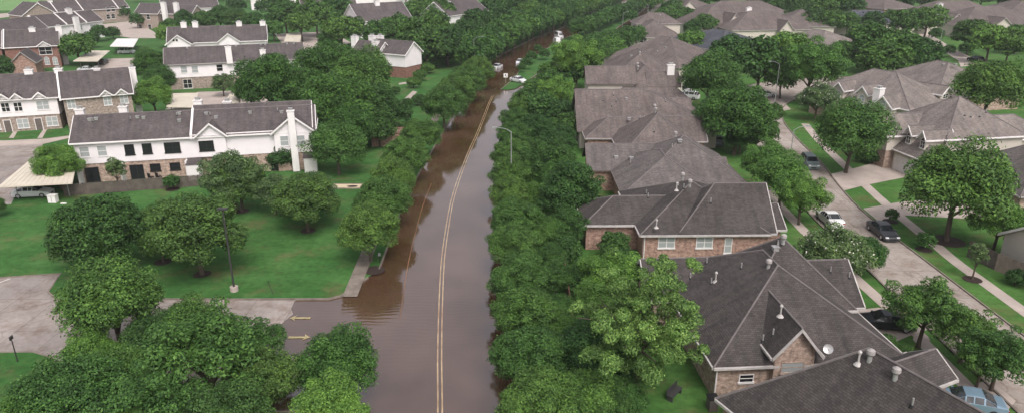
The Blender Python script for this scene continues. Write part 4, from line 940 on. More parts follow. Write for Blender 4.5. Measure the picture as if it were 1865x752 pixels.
# lawn trees
LW = 'on the lawn left of the flooded road'
T(177, 424, 80, 'round', 'dense dark green globe shaped tree alone on the left lawn'); 
for a in ((355, 418, 88, 'olive'), (310, 400, 50, 'olive'), (422, 322, 60, 'loose'), (435, 335, 52, 'olive'), (290, 440, 40, 'olive'), (555, 362, 62, 'olive'), (570, 350, 45, 'loose'), (498, 350, 40, 'loose')): T(*a, where=LW)
T(103, 298, 42, 'light', 'light green tree beside the near cream carport roof'); T(210, 308, 21, 'sapling', 'small leafy tree in front of the fence and red brick patio', sz=0.75)
T(309, 312, 15, 'sapling', 'thin sapling before the fence, right of the small leafy tree', sz=0.9)
T(515, 285, 30, 'bush', 'dark bushy tree close to the white chimney gable'); T(612, 262, 52, 'mid', 'green tree standing right of the near white townhouse block')
T(-12, 375, 20, 'oak', 'tree just cut by the left edge near the silver sedan')
NB = 'in the big dark clump behind the near townhouse block'
for a in ((492, 152, 62, 'oak'), (600, 125, 58, 'oak'), (660, 135, 60, 'mid'), (610, 190, 66, 'oak'), (675, 195, 52, 'round'), (455, 165, 34, 'oak'), (560, 165, 50, 'oak'), (690, 232, 34, 'fdark'), (720, 205, 28, 'fdark'), (640, 230, 44, 'oak')): T(*a, where=NB)
TB = 'between the townhouse blocks'
for a in ((275, 120, 36, 'oak'), (278, 172, 36, 'light'), (290, 145, 30, 'oak'), (405, 152, 22, 'loose'), (140, 84, 32, 'fmid'), (145, 186, 22, 'light'), (-2, 122, 26, 'fdark'), (180, 58, 16, 'fdark'), (205, 60, 14, 'bush'), (186, 22, 13, 'fmid'), (222, 22, 15, 'fdark'), (250, 35, 15, 'fmid'), (302, 62, 22, 'flight'), (310, 50, 20, 'foak'), (165, 70, 16, 'fmid'), (498, 52, 20, 'flight'), (345, 50, 18, 'fdark'), (372, 38, 22, 'foak'), (400, 30, 24, 'foak'), (430, 36, 24, 'fdark'), (462, 42, 24, 'foak'), (335, 34, 20, 'foak'), (345, 20, 14, 'foak')): T(*a, where=TB)
CB = 'in the tree belt behind the townhouses'
for a in ((520, 28, 34, 'foak'), (548, 42, 30, 'fmid'), (575, 30, 34, 'foak'), (612, 22, 34, 'foak'), (620, 55, 34, 'fmid'), (600, 72, 20, 'foak'), (640, 52, 28, 'fdark'), (690, 60, 30, 'foak'), (720, 52, 34, 'fmid'), (755, 62, 36, 'foak'), (790, 48, 36, 'foak'), (775, 82, 40, 'fdark'), (815, 82, 36, 'fdark'), (745, 92, 26, 'fdark'), (835, 62, 26, 'flight'), (800, 20, 30, 'foak'), (765, 18, 30, 'fmid'), (735, 28, 24, 'foak'), (850, 45, 20, 'foak'), (872, 42, 34, 'fdark'), (905, 40, 30, 'fdark'), (925, 20, 30, 'foak'), (960, 22, 28, 'fmid'), (900, 8, 26, 'foak'), (990, 12, 26, 'fdark'), (1020, 8, 26, 'foak'), (1050, 2, 26, 'fdark'), (945, -2, 24, 'foak'), (1080, -8, 26, 'foak'), (505, 5, 22, 'foak'), (590, 0, 22, 'fdark'), (430, 8, 18, 'foak'), (480, 12, 18, 'fdark'), (560, 8, 22, 'fmid'), (790, -2, 24, 'foak'), (840, 8, 18, 'foak'), (1110, -12, 24, 'foak'), (700, 85, 18, 'fmid'), (840, 100, 20, 'flight')): T(*a, where=CB)
for i, a in enumerate(((772, 104), (793, 113), (812, 104), (778, 124), (765, 137), (753, 150))): T(*a, 14, 'bushl', where='beside the path left of the flooded road')
for a in ((742, 230, 14), (765, 182, 14), (742, 188, 12), (720, 165, 10)): T(*a, 'bush', where='near the small red brick enclosure')
# right of the road, behind the kerb row
RB = 'in the backyards of the brick house row'
T(1168, 585, 128, 'maple', 'large airy silvery tree reaching over the dark roof of the near brick house')
for a in ((1115, 500, 55, 'light'), (1080, 640, 70, 'doak'), (1040, 345, 62, 'doak'), (1030, 412, 42, 'doak'), (1030, 455, 34, 'bush'), (1118, 445, 30, 'fdark'), (1000, 290, 52, 'doak'), (1060, 720, 60, 'mid'), (1090, 548, 45, 'mid'), (990, 360, 36, 'mid'), (975, 235, 34, 'doak'), (1000, 425, 34, 'mid'), (1020, 255, 34, 'doak'), (1090, 700, 45, 'mid'), (1065, 505, 38, 'doak'), (1048, 605, 42, 'mid'), (1012, 505, 40, 'doak'), (1020, 650, 44, 'doak'), (1110, 725, 50, 'doak'), (1140, 730, 44, 'mid'), (1020, 320, 40, 'mid'), (1075, 380, 34, 'doak'), (1000, 470, 34, 'doak'), (1010, 560, 34, 'mid'), (1025, 745, 50, 'doak'), (1130, 470, 26, 'bush')): T(*a, where=RB)
T(1048, 108, 46, 'light', 'tall bright green tree rising beside the flooded median')
for a in ((1005, 160, 40, 'foak'), (985, 190, 34, 'fmid'), (1012, 172, 36, 'light'), (1020, 205, 30, 'fdark'), (1050, 130, 30, 'foak'), (1002, 135, 26, 'fmid'), (1115, 85, 24, 'flight'), (1105, 98, 22, 'fmid'), (1085, 78, 24, 'foak'), (1070, 115, 22, 'foak'), (975, 160, 24, 'fmid'), (1030, 230, 28, 'fdark')): T(*a, where='between the median and the brick house row')
for a in ((958, 108, 12), (968, 96, 12), (950, 118, 9), (992, 92, 11), (980, 84, 9)): T(*a, 'fir', where='on the median beside the stranded cars')
# side street trees
SS = 'along the side street'
for a in ((1295, 140, 58, 'mid'), (1345, 212, 66, 'oak'), (1300, 215, 40, 'oak'), (1398, 298, 50, 'light'), (1425, 325, 56, 'light'), (1462, 358, 46, 'light'), (1385, 112, 56, 'foak'), (1330, 95, 40, 'foak'), (1430, 88, 40, 'flight'), (1480, 122, 58, 'light'), (1425, 140, 34, 'flight'), (1408, 205, 22, 'fdark'), (1380, 240, 38, 'fdark'), (1260, 75, 26, 'flight'), (1240, 90, 18, 'foak'), (1350, 250, 30, 'oak')): T(*a, where=SS)
T(1515, 462, 68, 'flowering', 'white flowering tree hiding the white car beside the side street'); T(1575, 462, 38, 'oak', 'green tree on the verge right of the white flowering tree')
T(1490, 180, 36, 'flowering', 'magnolia with white flowers beside the three dormer house'); T(1552, 240, 68, 'mid', 'broad green tree in front of the arched brick entry')
T(1748, 335, 98, 'mid', 'big spreading tree above the dark sedan and its mulch ring'); T(1822, 402, 48, 'light', 'bright green tree near the wooden fence at the right edge')
for a in ((1688, 558, 68, 'airy'), (1762, 600, 56, 'airy'), (1822, 645, 62, 'airy'), (1790, 655, 46, 'airy')): T(*a, where='on the near verge of the side street', sz=1.0)
T(1606, 628, 28, 'bush', 'dark bush between the black car and the near roofs'); T(1640, 640, 22, 'bush', 'low dark bush at the foot of the near verge tree')
T(1628, 372, 13, 'sapling', 'slim verge tree right behind the dark parked sedan'); T(1692, 412, 18, 'sapling', 'slim tree with mulch ring on the verge beside the sidewalk'); T(1782, 462, 20, 'sapling', 'slim tree beside the right sidewalk in front of the fence')
for a in ((1615, 285, 14), (1590, 287, 16), (1570, 285, 14)): T(*a, 'bush', where='against the front of the arched entry house')
T(1852, 505, 20, 'bush', 'dark clipped hedge bush at the right edge below the fence')
FR = 'in the far right neighbourhood'
for a in ((1805, 155, 62, 'mid'), (1590, 82, 46, 'foak'), (1640, 88, 46, 'fmid'), (1680, 102, 40, 'foak'), (1610, 108, 44, 'foak'), (1575, 65, 34, 'fmid'), (1540, 98, 30, 'foak'), (1655, 40, 30, 'foak'), (1690, 35, 32, 'fmid'), (1625, 35, 22, 'foak'), (1590, 38, 22, 'fdark'), (1545, 40, 22, 'fmid'), (1515, 38, 26, 'foak'), (1480, 38, 24, 'fdark'), (1455, 32, 24, 'fdark'), (1500, 12, 30, 'foak'), (1545, 12, 30, 'foak'), (1455, 10, 26, 'foak'), (1410, 8, 26, 'fmid'), (1378, 2, 20, 'fmid'), (1430, 28, 16, 'flight'), (1580, 8, 22, 'foak'), (1770, 62, 34, 'fdark'), (1805, 72, 36, 'flight'), (1840, 80, 34, 'fmid'), (1855, 65, 30, 'fmid'), (1760, 88, 14, 'fdark'), (1706, 62, 14, 'fdark'), (1345, 20, 22, 'flight'), (1325, 24, 18, 'flight'), (1275, 12, 22, 'fdark'), (1225, 18, 22, 'foak'), (1200, 10, 22, 'fmid'), (1250, 28, 18, 'fdark'), (1180, -2, 20, 'foak'), (1285, 45, 22, 'fmid'), (1262, 52, 20, 'foak'), (1640, 2, 26, 'foak'), (1680, -4, 24, 'foak'), (1790, -8, 24, 'foak'), (1835, -4, 24, 'fmid'), (1730, 90, 12, 'flight'), (1312, -6, 22, 'fdark'), (1148, 30, 14, 'foak'), (1160, 12, 12, 'foak')): T(*a, where=FR)
for i in range(70):   # beyond the top edge, seen between the others
    px = trc.uniform(-30, 1895); T(px, trc.uniform(-42, -12), trc.uniform(14, 22), trc.choice(['foak', 'fmid', 'fdark']), where='in the farthest belt along the top edge')
def build_trees():
    from collections import defaultdict
    g = defaultdict(list)
    for t in TREES:
        if t[4] is None: g[(t[8], DESC[t[3]])].append(t)
    trees_ = sorted([t for t in TREES if NAME.get(t[3], 'tree') != 'bush'], key=lambda t: -t[2]); far_ids = {id(t) for t in trees_[296:]}
    for (w_, dsc), L in g.items():
        for t in L:
            if id(t) in far_ids: t[4] = 'far tree'
        L = [t for t in L if id(t) not in far_ids]
        L.sort(key=lambda t: t[0])
        for i, t in enumerate(L):
            t[4] = dsc + ' ' + w_ if len(L) == 1 else f"{dsc}, {ordinal(i)} from left {w_}"
            t.append(w_ )
    trees = [t for t in TREES if NAME.get(t[3], 'tree') != 'bush']; trees.sort(key=lambda t: -t[2]); rest = trees[296:]
    ids = {id(t) for t in rest}; keep = [t for t in TREES if id(t) not in ids]
    lod = K['foak'][0][0]; n = len(lod.vertices); co = np.empty(n * 3, np.float32); lod.vertices.foreach_get('co', co); co = co.reshape(-1, 3)[:4 * 6500].reshape(6500, 4, 3)
    AV = []
    for i, t in enumerate(rest):
        p, R = t[5], t[6]; a = trc.uniform(0, 6.28); c_, s_ = math.cos(a), math.sin(a); q = co[rng.choice(6500, 2200, replace=False)]; ctr = q.mean(1, keepdims=True); q = (ctr + (q - ctr) * 1.5).reshape(-1, 3)
        x = (q[:, 0] * c_ - q[:, 1] * s_) * R + p.x; y = (q[:, 0] * s_ + q[:, 1] * c_) * R + p.y; AV.append(np.stack([x, y, q[:, 2] * R + 1.1 * R], 1))
    if AV:
        V = np.concatenate(AV); nf = len(V) // 4; me = bpy.data.meshes.new('far_trees'); me.vertices.add(len(V)); me.vertices.foreach_set('co', V.astype(np.float32).ravel()); me.loops.add(len(V)); me.loops.foreach_set('vertex_index', np.arange(len(V), dtype=np.int32))
        me.polygons.add(nf); me.polygons.foreach_set('loop_start', (np.arange(nf) * 4).astype(np.int32)); me.materials.append(M['fOak']); me.update(calc_edges=True)
        o = bpy.data.objects.new('far_trees', me); C.objects.link(o); o['kind'] = 'stuff'; o['label'] = 'dark green mass of the farthest tree crowns'; o['category'] = 'trees'
    for t in keep:
        px, py, r, k, label, p, R, sz, where = t[:9]
        cm, tm = trc.choice(K[k]); nm = NAME.get(k, 'tree')
        fx = trc.uniform(0.93, 1.08)
        root = empty(nm, p, trc.uniform(0, 6.28), (R * fx, R / fx, R)); cat = 'bush' if 'bush' in nm else 'tree'
        tag(root, label, cat, ('bushes ' if cat == 'bush' else 'trees ') + where if where else None)
        zc = H0.get(k, 1.42) * sz
        c = bpy.data.objects.new('foliage' if cat == 'bush' else 'crown', cm); C.objects.link(c); c.parent = root; c.location = (0, 0, zc)
        t2 = bpy.data.objects.new('stem' if cat == 'bush' else 'trunk', tm); C.objects.link(t2); t2.parent = root; t2.location = (0, 0, zc); t2.scale = (1, 1, sz)
build_trees()
for t in TREES:
    if (t[8] == LW and t[3] == 'olive') or t[3] == 'sapling' or 'mulch' in t[4]:
        rr_ = 0.9 if t[3] != 'mid' else 1.9; c = t[5]; sheet('mulch_ring', [(c.x + rr_ * math.cos(i * .5236), c.y + rr_ * math.sin(i * .5236)) for i in range(12)], M['mulch'], .036)

# ------------------------------------------------------------------ vehicles
def paint(name, col, metal=0.3):
    m = mat(name, col, 0.28, 0.5, metal); return m
PNT = {'silver': paint('silver_paint', (0.62, 0.64, 0.66), 0.1), 'dark': paint('dark_grey_paint', (0.045, 0.05, 0.055)), 'black': paint('black_paint', (0.018, 0.022, 0.026)), 'white': paint('white_car_paint', (0.72, 0.73, 0.73), 0.0),
       'teal': paint('grey_green_paint', (0.16, 0.21, 0.20)), 'blue': paint('pale_blue_paint', (0.20, 0.30, 0.38)), 'red': paint('dark_red_paint', (0.16, 0.03, 0.025))}
M['cglass'] = mat('car_window_glass', (0.02, 0.025, 0.028), 0.06, 0.8); M['lampw'] = mat('clear_headlight', (0.7, 0.72, 0.74), 0.15, 0.6); M['lampr'] = mat('red_tail_light', (0.25, 0.015, 0.01), 0.2, 0.6); M['rim'] = mat('alloy_rim', (0.5, 0.5, 0.52), 0.35, 0.5, 0.7)
ST = {'sedan': [(0, .66, .52, .52, 0), (.10, .80, .62, .64, 0), (.45, .88, .74, .79, 0), (1.25, .91, .88, .95, 0), (2.0, .91, .93, 1.38, 1), (2.5, .91, .94, 1.44, 1), (3.15, .91, .95, 1.42, 1), (3.95, .90, .95, 1.05, 0), (4.5, .87, .92, .99, 0), (4.68, .80, .80, .84, 0), (4.75, .68, .55, .56, 0)],
      'suv': [(0, .70, .60, .60, 0), (.08, .84, .80, .82, 0), (.4, .92, .95, 1.02, 0), (1.15, .95, 1.02, 1.12, 0), (1.75, .95, 1.06, 1.66, 1), (2.6, .95, 1.08, 1.74, 1), (3.9, .95, 1.08, 1.72, 1), (4.45, .94, 1.08, 1.62, 1), (4.68, .92, 1.02, 1.08, 0), (4.75, .84, .7, .72, 0)],
      'van': [(0, .75, .7, .7, 0), (.1, .9, 1.0, 1.02, 0), (.7, .96, 1.12, 1.2, 0), (1.3, .98, 1.3, 2.15, 1), (2.5, 1.0, 1.3, 2.3, 1), (5.2, 1.0, 1.3, 2.3, 1), (5.3, .98, 1.2, 1.3, 0), (5.35, .9, .6, .62, 0)]}
def make_car(kind_, col):
    root = empty('parked_car'); st = ST[kind_]; L = st[-1][0]; B = MB(); G = MB(); secs = []
    for (x, w_, belt, top, cab) in st:
        wt = w_ * (0.70 if cab else 0.80)
        secs.append([Vector((L / 2 - x, sg * a, z)) for sg, a, z in ((-1, w_ * .93, .20), (-1, w_, .45), (-1, w_ * .985, belt), (-1, wt, top - 0.02), (-1, wt * .8, top), (1, wt * .8, top), (1, wt, top - 0.02), (1, w_ * .985, belt), (1, w_, .45), (1, w_ * .93, .20))])
    for i in range(len(secs) - 1):
        a, b = secs[i], secs[i + 1]; cab = st[i][4] or st[i + 1][4]; slope = st[i][4] != st[i + 1][4]
        for j in range(9):
            q = [a[j], a[j + 1], b[j + 1], b[j]]
            glass = (cab and j in (2, 6)) or (slope and j in (3, 4, 5))
            B.poly(q)
            if glass:
                c = sum(q, Vector()) / 4; n = (q[1] - q[0]).cross(q[3] - q[0]).normalized()
                if n.dot(c - Vector((0, 0, .6))) < 0: n = -n
                k = 0.86 if j in (2, 6) else 0.96
                G.poly([c + (p - c) * k + n * 0.012 for p in q])
        B.poly([a[9], a[0], b[0], b[9]])
    B.poly(secs[0]); B.poly(list(reversed(secs[-1])))
    B.build('body', PNT[col], root, uv=False, smooth=False); G.build('window_glass', M['cglass'], root, uv=False)
    for x in (L * .31, -L * .30):
        for s in (-1, 1):
            w = MB(); yy = s * (st[3][1] - 0.11); w.tube((x, yy - .11, .33), (x, yy + .11, .33), .33, .33, 16); wo = w.build('wheel', M['rubber'], root, uv=False)
            w = MB(); w.tube((x, yy + s * .09, .33), (x, yy + s * .125, .33), .21, .19, 12); w.build('rim', M['rim'], wo, uv=False)
    zb = st[1][2]
    for s in (-1, 1):
        w = MB(); w.box(L / 2 - .22, L / 2 - .03, s * .62 - .17, s * .62 + .17, zb - .10, zb + .05); w.build('headlight', M['lampw'], root, uv=False)
        w = MB(); w.box(-L / 2 + .03, -L / 2 + .16, s * .66 - .15, s * .66 + .15, zb, zb + .16); w.build('tail_light', M['lampr'], root, uv=False)
        w = MB(); w.box(L / 2 - 1.55, L / 2 - 1.4, s * .98 - .08, s * .98 + .08, st[3][2], st[3][2] + .12); w.build('wing_mirror', PNT[col], root, uv=False)
    w = MB(); w.box(L / 2 - .02, L / 2 + .03, -.35, .35, .35, .5); w.build('grille', M['black'], root, uv=False)
    return root
PC = {}
def car(px, py, deg, kd, col, label, z=0.0, wpos=None, g='cars parked around the neighbourhood'):
    p = W(px, py, z) if wpos is None else Vector((*wpos, z))
    if (kd, col) in PC: r = copy_tree(PC[(kd, col)])
    else: r = PC[(kd, col)] = make_car(kd, col)
    if kd == 'van': r.name = 'white_van'
    r.location = (p.x, p.y, z); r.rotation_euler = (0, 0, math.radians(deg)); tag(r, label, 'van' if kd == 'van' else 'car', g); return r
car(61, 357, 8, 'sedan', 'silver', 'silver sedan in front of the cream carport at the left', 0.0)
car(72, 338, 95, 'sedan', 'black', 'black car in the shade under the near cream carport', 0.02)
car(0, 0, -90, 'sedan', 'dark', 'dark grey sedan parked at the right kerb of the side street', 0.02, (42.3, 75.6))
car(0, 0, 170, 'sedan', 'black', 'black sedan on the short driveway beside the brick gable house', 0.04, (32.3, 54.6))
G5 = 'cars stranded by the flood'
car(905, 126, -112, 'sedan', 'silver', 'silver sedan standing in the brown water by the left kerb trees', -0.36, g=G5)
car(947, 117, -100, 'sedan', 'silver', 'silver car half hidden by the conifers on the median', -0.36, g=G5)
car(944, 150, -48, 'sedan', 'white', 'white hatchback parked on the grass of the median nose', 0.0, g=G5)
car(1015, 82, -80, 'van', 'white', 'nearer of the two white vans behind the median conifers', -0.3, g=G5)
car(1018, 70, -75, 'van', 'white', 'farther of the two white vans behind the median conifers', -0.3, g=G5)
car(1160, 13, -65, 'van', 'white', 'tiny white van on the dry road near the top edge')
car(1474, 303, -97, 'suv', 'teal', 'grey green car parked on the side street beyond the street lamp', 0.02)
car(0, 0, 90, 'sedan', 'white', 'white car half hidden behind the white flowering tree', 0.02, (37.9, 79.5))
car(1760, 742, 160, 'sedan', 'blue', 'pale blue car roof at the bottom right edge', 0.03)
car(1393, 177, 12, 'sedan', 'silver', 'silver sedan crossing the bend of the side street', 0.02)
car(1253, 180, 150, 'suv', 'white', 'white car on a driveway behind the mauve brown roof', 0.0)
car(1240, 168, 140, 'sedan', 'white', 'white car roof just behind the other white car', 0.0)
car(1306, 262, 80, 'sedan', 'teal', 'grey green car on the driveway of the pale hip line house', 0.0)
car(231, 98, 8, 'suv', 'silver', 'silver car under the small white carport in the upper left', 0.02)
car(188, 117, 100, 'sedan', 'black', 'dark car under the tan carport roof', 0.02)
car(160, 131, 5, 'sedan', 'silver', 'silver roofed car just behind the brown brick townhouse ridge', 0.02)
car(1776, 113, 100, 'suv', 'black', 'black vehicle under the far right trees', 0.02)
car(1683, 48, 10, 'suv', 'white', 'white vehicle below the tree left of the huge hip roof', 0.02)
car(1150, 20, -70, 'sedan', 'dark', 'tiny dark car on the far carriageway', -0.3) if False else None

# ------------------------------------------------------------------ carports, fences, poles, signs
def carport(P, label, z=2.55, m='carport'):
    q = [W(*p, z) for p in P]; c = sum(q, Vector()) / 4; r = empty('carport', (c.x, c.y, 0)); tag(r, label, 'carport', 'carports in the townhouse complex')
    L = [v - Vector((c.x, c.y, 0)) for v in q]; b = MB(); b.prism([v + Vector((0, 0, .06)) for v in L], (0, 0, -0.16)); b.build('roof', M[m], r)
    b = MB(); n = 14
    for i in range(1, n):
        a0 = L[0].lerp(L[1], i / n); a1 = L[3].lerp(L[2], i / n); b.tube(a0 + Vector((0, 0, .075)), a1 + Vector((0, 0, .075)), .03, .03, 4)
    b.build('roof_rib', M[m], r)
    for s in (0.12, 0.88):
        for t_ in (0.2, 0.8):
            v = L[0].lerp(L[1], s).lerp(L[3].lerp(L[2], s), t_); b = MB(); b.tube((v.x, v.y, 0), (v.x, v.y, z - .1), .07, .07, 8); b.build('post', M['pole'], r)
carport([(-4, 341), (132, 334), (142, 284), (62, 286)], 'long cream carport roof above the silver sedan')
carport([(133, 112), (178, 112), (200, 93), (163, 93)], 'tan carport roof behind the brown brick townhouse')
carport([(200, 85), (243, 86), (252, 71), (213, 71)], 'small white carport sheltering a silver car in the upper left', m='white')
carport([(303, 195), (354, 196), (361, 170), (312, 171)], 'cream carport roof below the long white townhouse block')
carport([(408, 192), (433, 194), (440, 173), (418, 172)], 'small cream carport roof behind the near townhouse ridge')
carport([(517, 76), (547, 77), (549, 62), (522, 62)], 'pale carport by the lot behind the long white block')
def fence(pts, h_, label, m='fence', name='wooden_fence', pick=0.15, zt=0.0):
    L = [Vector((p[0], p[1], 0)) for p in pts]; o = L[0].copy(); r = empty(name, o); tag(r, label, 'fence'); fr = random.Random(5)
    b = MB(); c = MB()
    for i in range(len(L) - 1):
        a, d = L[i] - o, (L[i + 1] - L[i]); n = max(1, int(d.length / pick)); u = d.normalized(); w_ = Vector((-u.y, u.x, 0)) * 0.02
        for k in range(n):
            p0 = a + u * (k * pick); p1 = p0 + u * (pick - 0.012); hh = h_ + fr.uniform(-.03, .03); off = w_ * fr.uniform(-0.5, 0.5)
            b.prism([p0 + off, p1 + off, p1 + off + Vector((0, 0, hh)), p0 + off + Vector((0, 0, hh))], w_)
        k = 0
        while k < d.length:
            p = a + u * k; c.box(p.x - .06, p.x + .06, p.y - .06 + w_.y * 3, p.y + .06 + w_.y * 3, 0, h_ + .06); c.build('post', M[m], r); c = MB(); k += 2.4
    b.build('panel', M[m], r)
    c = MB()
    for i in range(len(L) - 1): c.strip([(L[i] - o)[:2], (L[i + 1] - o)[:2]], .09, h_ + .035, h_ + .075)
    c.build('top_rail', M[m], r)
fence([W(118, 357)[:2], W(240, 348)[:2], W(362, 339)[:2]], 1.5, 'weathered brown fence along the patios of the near white townhouses')
fence([W(362, 339)[:2], W(430, 333)[:2]], 1.5, 'short fence piece hidden behind the lawn trees near the townhouse', 'fence')
M['fenceR'] = noisy('red_brown_fence_wood', (0.13, 0.07, 0.05), 1.2, 0.7, 1.3)
fence([(5.0, 42), (5.2, 62), (5.3, 85), (6, 104)], 1.8, 'reddish brown backyard fence glimpsed between the trees right of the water', 'fenceR')
fence([W(1762, 468)[:2], W(1812, 492)[:2]], 1.8, 'greyer left stretch of the wooden fence at the right edge', 'fence')
fence([W(1812, 492)[:2], W(1862, 512)[:2]], 1.8, 'pale wooden fence stretch meeting the cream wall at the right edge', 'fenceL')
def lamp(px, py, z, arm, label, col='pole', two=False):
    p = W(px, py, z); r = empty('street_lamp', (p.x, p.y, 0)); tag(r, label, 'street lamp', 'street lamps')
    b = MB(); b.tube((0, 0, 0), (0, 0, z), .09, .06, 8); b.tube((0, 0, 0), (0, 0, .25), .2, .16, 8); b.build('pole', M[col], r)
    s = 1 if arm > 0 else -1; a = abs(arm); b = MB(); b.path([(0, 0, z - .05), (s * a * .35, 0, z + .35), (s * a, 0, z + .55)], [.045, .04, .035], 7); b.build('arm', M[col], r)
    b = MB(); b.box(s * a - .12 if s > 0 else s * a - .5, s * a + .5 if s > 0 else s * a + .12, -.13, .13, z + .47, z + .62); b.build('lamp_head', M[col], r)
lamp(863, 71, 9, 2.0, 'pale street lamp above the left kerb trees, far up the flooded road')
lamp(931, 240, 9, -1.9, 'pale street lamp arching left over the flooded road from the right kerb trees')
lamp(1446, 237, 8, 1.7, 'street lamp arching right over the side street above the light green trees')
lamp(1420, 117, 8.5, -1.8, 'street lamp arching left beside the upper light green trees')
lamp(1544, 6, 9, -2.5, 'far street lamp near the top edge right of the brown roofs')
lamp(1722, 30, 9, -2.5, 'far street lamp against the huge brown hip roof')
lamp(1135, 25, 9, 1.5, 'thin pole at the end of the divided road near the top edge')
p = W(427, 529); r = empty('light_pole', (p.x, p.y, 0)); tag(r, 'dark parking lot light pole on a round concrete foot at the lawn edge', 'light pole')
b = MB(); b.tube((0, 0, 0), (0, 0, 8.3), .11, .07, 8); b.build('pole', M['dpole'], r)
b = MB(); b.tube((0, 0, -.1), (0, 0, .45), .40, .38, 18); b.build('concrete_foot', M['conc'], r)
b = MB(); b.box(-.45, .45, -.16, .16, 8.25, 8.42); b.build('lamp_head', M['dpole'], r)
def sign(px, py, z, s, label, ang=0.0, word=False):
    p = W(px, py, z); r = empty('road_sign', (p.x, p.y, 0), ang); tag(r, label, 'sign', 'small road signs')
    b = MB(); b.tube((0, .05, 0), (0, .05, z + s / 2), .035, .035, 6); b.build('post', M['metal'], r)
    b = MB(); b.box(-s / 2, s / 2, -.01, .01, z - s / 2, z + s / 2); f_ = b.build('sign_face', M['signw'], r)
    b = MB(); k = s
    b.prism([(-.05 * k, -.013, z + .05 * k), (.28 * k, -.013, z - .25 * k), (.18 * k, -.013, z - .33 * k), (-.13 * k, -.013, z - .03 * k)], (0, -.004, 0))
    b.prism([(-.3 * k, -.013, z + .05 * k), (0, -.013, z + .33 * k), (.1 * k, -.013, z + .02 * k)], (0, -.004, 0)); b.build('symbol', M['black'], f_)
sign(921, 138, 1.8, 1.0, 'white square sign with a black symbol on the tip of the median', math.radians(0))
sign(1076, 44, 1.8, 1.1, 'tiny white sign farther along the flooded carriageway')
# small things
def thing_mesh(name, label, cat, b, m, loc): 
    o = b.build(name, m, loc=loc); tag(o, label, cat); return o
p = W(98, 368); b = MB(); b.box(-.5, .5, -.35, .35, 0, .95); b.box(-.55, .55, -.4, .4, .95, 1.02); b.box(-.02, .02, -.36, -.352, .1, .9, 1); thing_mesh('utility_box', 'pale metal utility box on the grass at the nose of the silver sedan', 'utility box', b, [M['white'], M['dtrim']], (p.x, p.y, 0))
p = W(116, 371); b = MB(); b.box(-.35, .35, -.12, .12, 0, .1); b.box(-.3, .3, -.09, .09, .1, .13); thing_mesh('meter_lid', 'small white lid lying in the grass right of the utility box', 'lid', b, M['white'], (p.x, p.y, 0))
r = empty('sand_pit', W(632, 340)); tag(r, 'pale rectangular sand pit with a dark hollow on the lawn', 'sand pit')
b = MB(); b.box(-1.9, 1.9, -.85, .85, -.05, .05); b.build('sand', M['sand'], r); b = MB()
for x0, x1, y0, y1 in ((-2, 2, -.97, -.85), (-2, 2, .85, .97), (-2, -1.9, -.85, .85), (1.9, 2, -.85, .85)): b.box(x0, x1, y0, y1, -.05, .14)
b.build('frame', M['fenceL'], r); b = MB(); b.poly([(0.75 + .75 * math.cos(t * .524), .42 * math.sin(t * .524), .056) for t in range(12)]); b.build('hollow', M['mulch'], r)
p = W(711, 266); r = empty('brick_enclosure', p, .2); tag(r, 'small red brick enclosure among dark trees left of the flooded road', 'enclosure')
b = MB()
for x0, x1, y0, y1 in ((-3, 3, 0, .3), (-3, -2.7, .3, 3.6), (2.7, 3, .3, 3.6), (-3, 3, 3.6, 3.9)): b.box(x0, x1, y0, y1, 0, 2.0)
b.build('wall', M['brick'], r); b = MB(); b.box(-3.1, 3.1, -.1, .35, 2.0, 2.1); b.box(-3.1, 3.1, 3.55, 4, 2.0, 2.1); b.box(-3.1, -2.65, .35, 3.55, 2.0, 2.1); b.box(2.65, 3.1, .35, 3.55, 2.0, 2.1); b.build('coping', M['brickR'], r)
p = W(1296, 744); r = empty('wheelie_bin', p, .1); tag(r, 'brown wheeled bin standing against the brick wall near the bottom edge', 'bin')
b = MB(); b.prism([(-.3, -.35, 0), (.3, -.35, 0), (.34, -.4, 1.0), (-.34, -.4, 1.0)], (0, .7, 0)); b.build('body', M['dtrim'], r); b = MB(); b.box(-.37, .37, -.43, .38, 1.0, 1.08); b.build('lid', M['black'], r)
r = empty('garden_bench', W(1228, 722), .9); tag(r, 'dark garden bench under the airy tree beside the brick wall', 'bench')
b = MB(); b.box(-.8, .8, -.25, .25, .42, .47); b.build('seat', M['dpole'], r); b = MB(); b.box(-.8, .8, .22, .27, .47, .9); b.build('backrest', M['dpole'], r)
for s in (-.7, .7): b = MB(); b.box(s - .04, s + .04, -.22, .22, 0, .42); b.build('leg', M['dpole'], r)
for px, py, lab in ((276, 328, 'left one of the two dark patio chairs behind the fence'), (290, 327, 'right one of the two dark patio chairs behind the fence')):
    r = empty('patio_chair', W(px, py), 2.6); tag(r, lab, 'chair', 'patio chairs'); b = MB(); b.box(-.3, .3, -.3, .3, .4, .48); b.build('seat', M['black'], r); b = MB(); b.box(-.3, .3, .25, .32, .48, 1.05); b.build('backrest', M['black'], r)
    for sx in (-.26, .26):
        for sy in (-.26, .26): b = MB(); b.box(sx - .03, sx + .03, sy - .03, sy + .03, 0, .4); b.build('leg', M['black'], r)
b = MB(); b.tube((0, 0, 0), (-.35, 0, 1.3), .03, .02, 6); b.tube((-.33, 0, 1.2), (-.2, 0, 1.38), .03, .02, 6); thing_mesh('metal_stake', 'thin dark leaning stake stuck in the lawn by the kerb', 'stake', b, M['dpole'], W(497, 534))
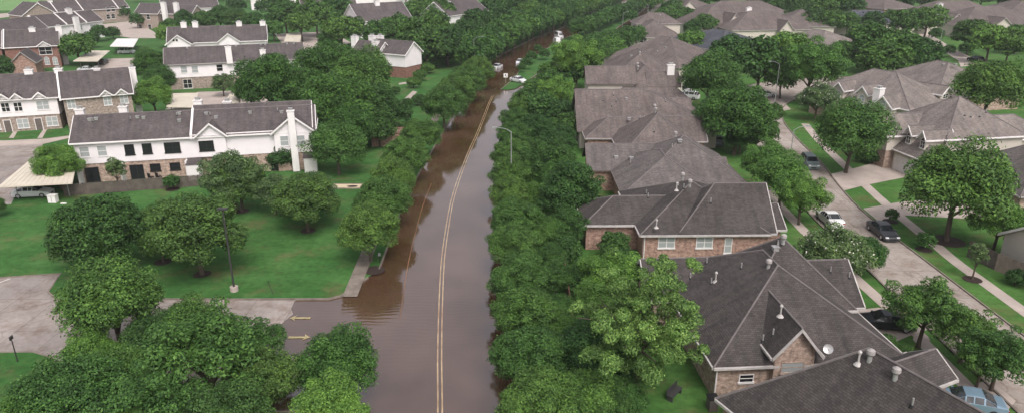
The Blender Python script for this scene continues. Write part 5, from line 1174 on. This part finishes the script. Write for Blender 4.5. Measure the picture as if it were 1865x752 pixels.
b = MB(); b.tube((0, 0, 0), (0, 0, .8), .05, .05, 8); b.box(-.12, .12, -.1, .1, .8, 1.1, 1); thing_mesh('marker_post', 'short dark post with a pale top by the kerb tree', 'post', b, [M['black'], M['pole']], W(692, 478))
b = MB(); b.tube((0, 0, 0), (0, 0, 2.3), .05, .04, 8); b.box(-.03, .03, -.2, .2, 2.0, 2.3); thing_mesh('marker_post', 'thin grey post on the small lawn island at the bottom left', 'post', b, M['dpole'], W(32, 658))
# satellite dish on the brick gable house
d = H2.onroof(1505, 646) + Vector((0, -.1, .55)); b = MB(); n = Vector((-.35, -.75, .55)).normalized(); q = n.to_track_quat('Z', 'Y').to_matrix()
for k in range(5):
    r0, r1 = .34 * k / 5, .34 * (k + 1) / 5
    for i in range(14):
        a0, a1 = 2 * math.pi * i / 14, 2 * math.pi * (i + 1) / 14
        pt = lambda r_, a_: d + q @ Vector((r_ * math.cos(a_), r_ * math.sin(a_), r_ * r_ * .5))
        b.poly([pt(r0, a0), pt(r1, a0), pt(r1, a1), pt(r0, a1)])
b.tube(d, d + n * .45 + Vector((.1, 0, -.2)), .02, .02, 6); b.tube(d, (d.x, d.y + .12, d.z - .65), .03, .03, 6)
b.build('satellite_dish', M['metal'], H2.root, uv=False)
# mulch rings
for px, py, rr_ in ((682, 492, 1.1),):
    c = W(px, py); sheet('mulch_ring', [(c.x + rr_ * math.cos(i * .5236), c.y + rr_ * math.sin(i * .5236)) for i in range(12)], M['mulch'], .012 if px != 1685 else .024)
# ------------------------------------------------------------------ air
hz = MB(); hz.box(-900, 900, -150, 1300, -1.3, 45)
hm = bpy.data.materials.new('pale_haze'); hm.use_nodes = True; t = hm.node_tree; t.nodes.remove(t.nodes['Principled BSDF'])
pv = t.nodes.new('ShaderNodeVolumePrincipled'); pv.inputs['Color'].default_value = (0.85, 0.88, 0.92, 1); pv.inputs['Density'].default_value = 0.00017
t.links.new(pv.outputs[0], t.nodes['Material Output'].inputs['Volume'])
if HAZE: kind(hz.build("haze", hm, uv=False), "stuff")
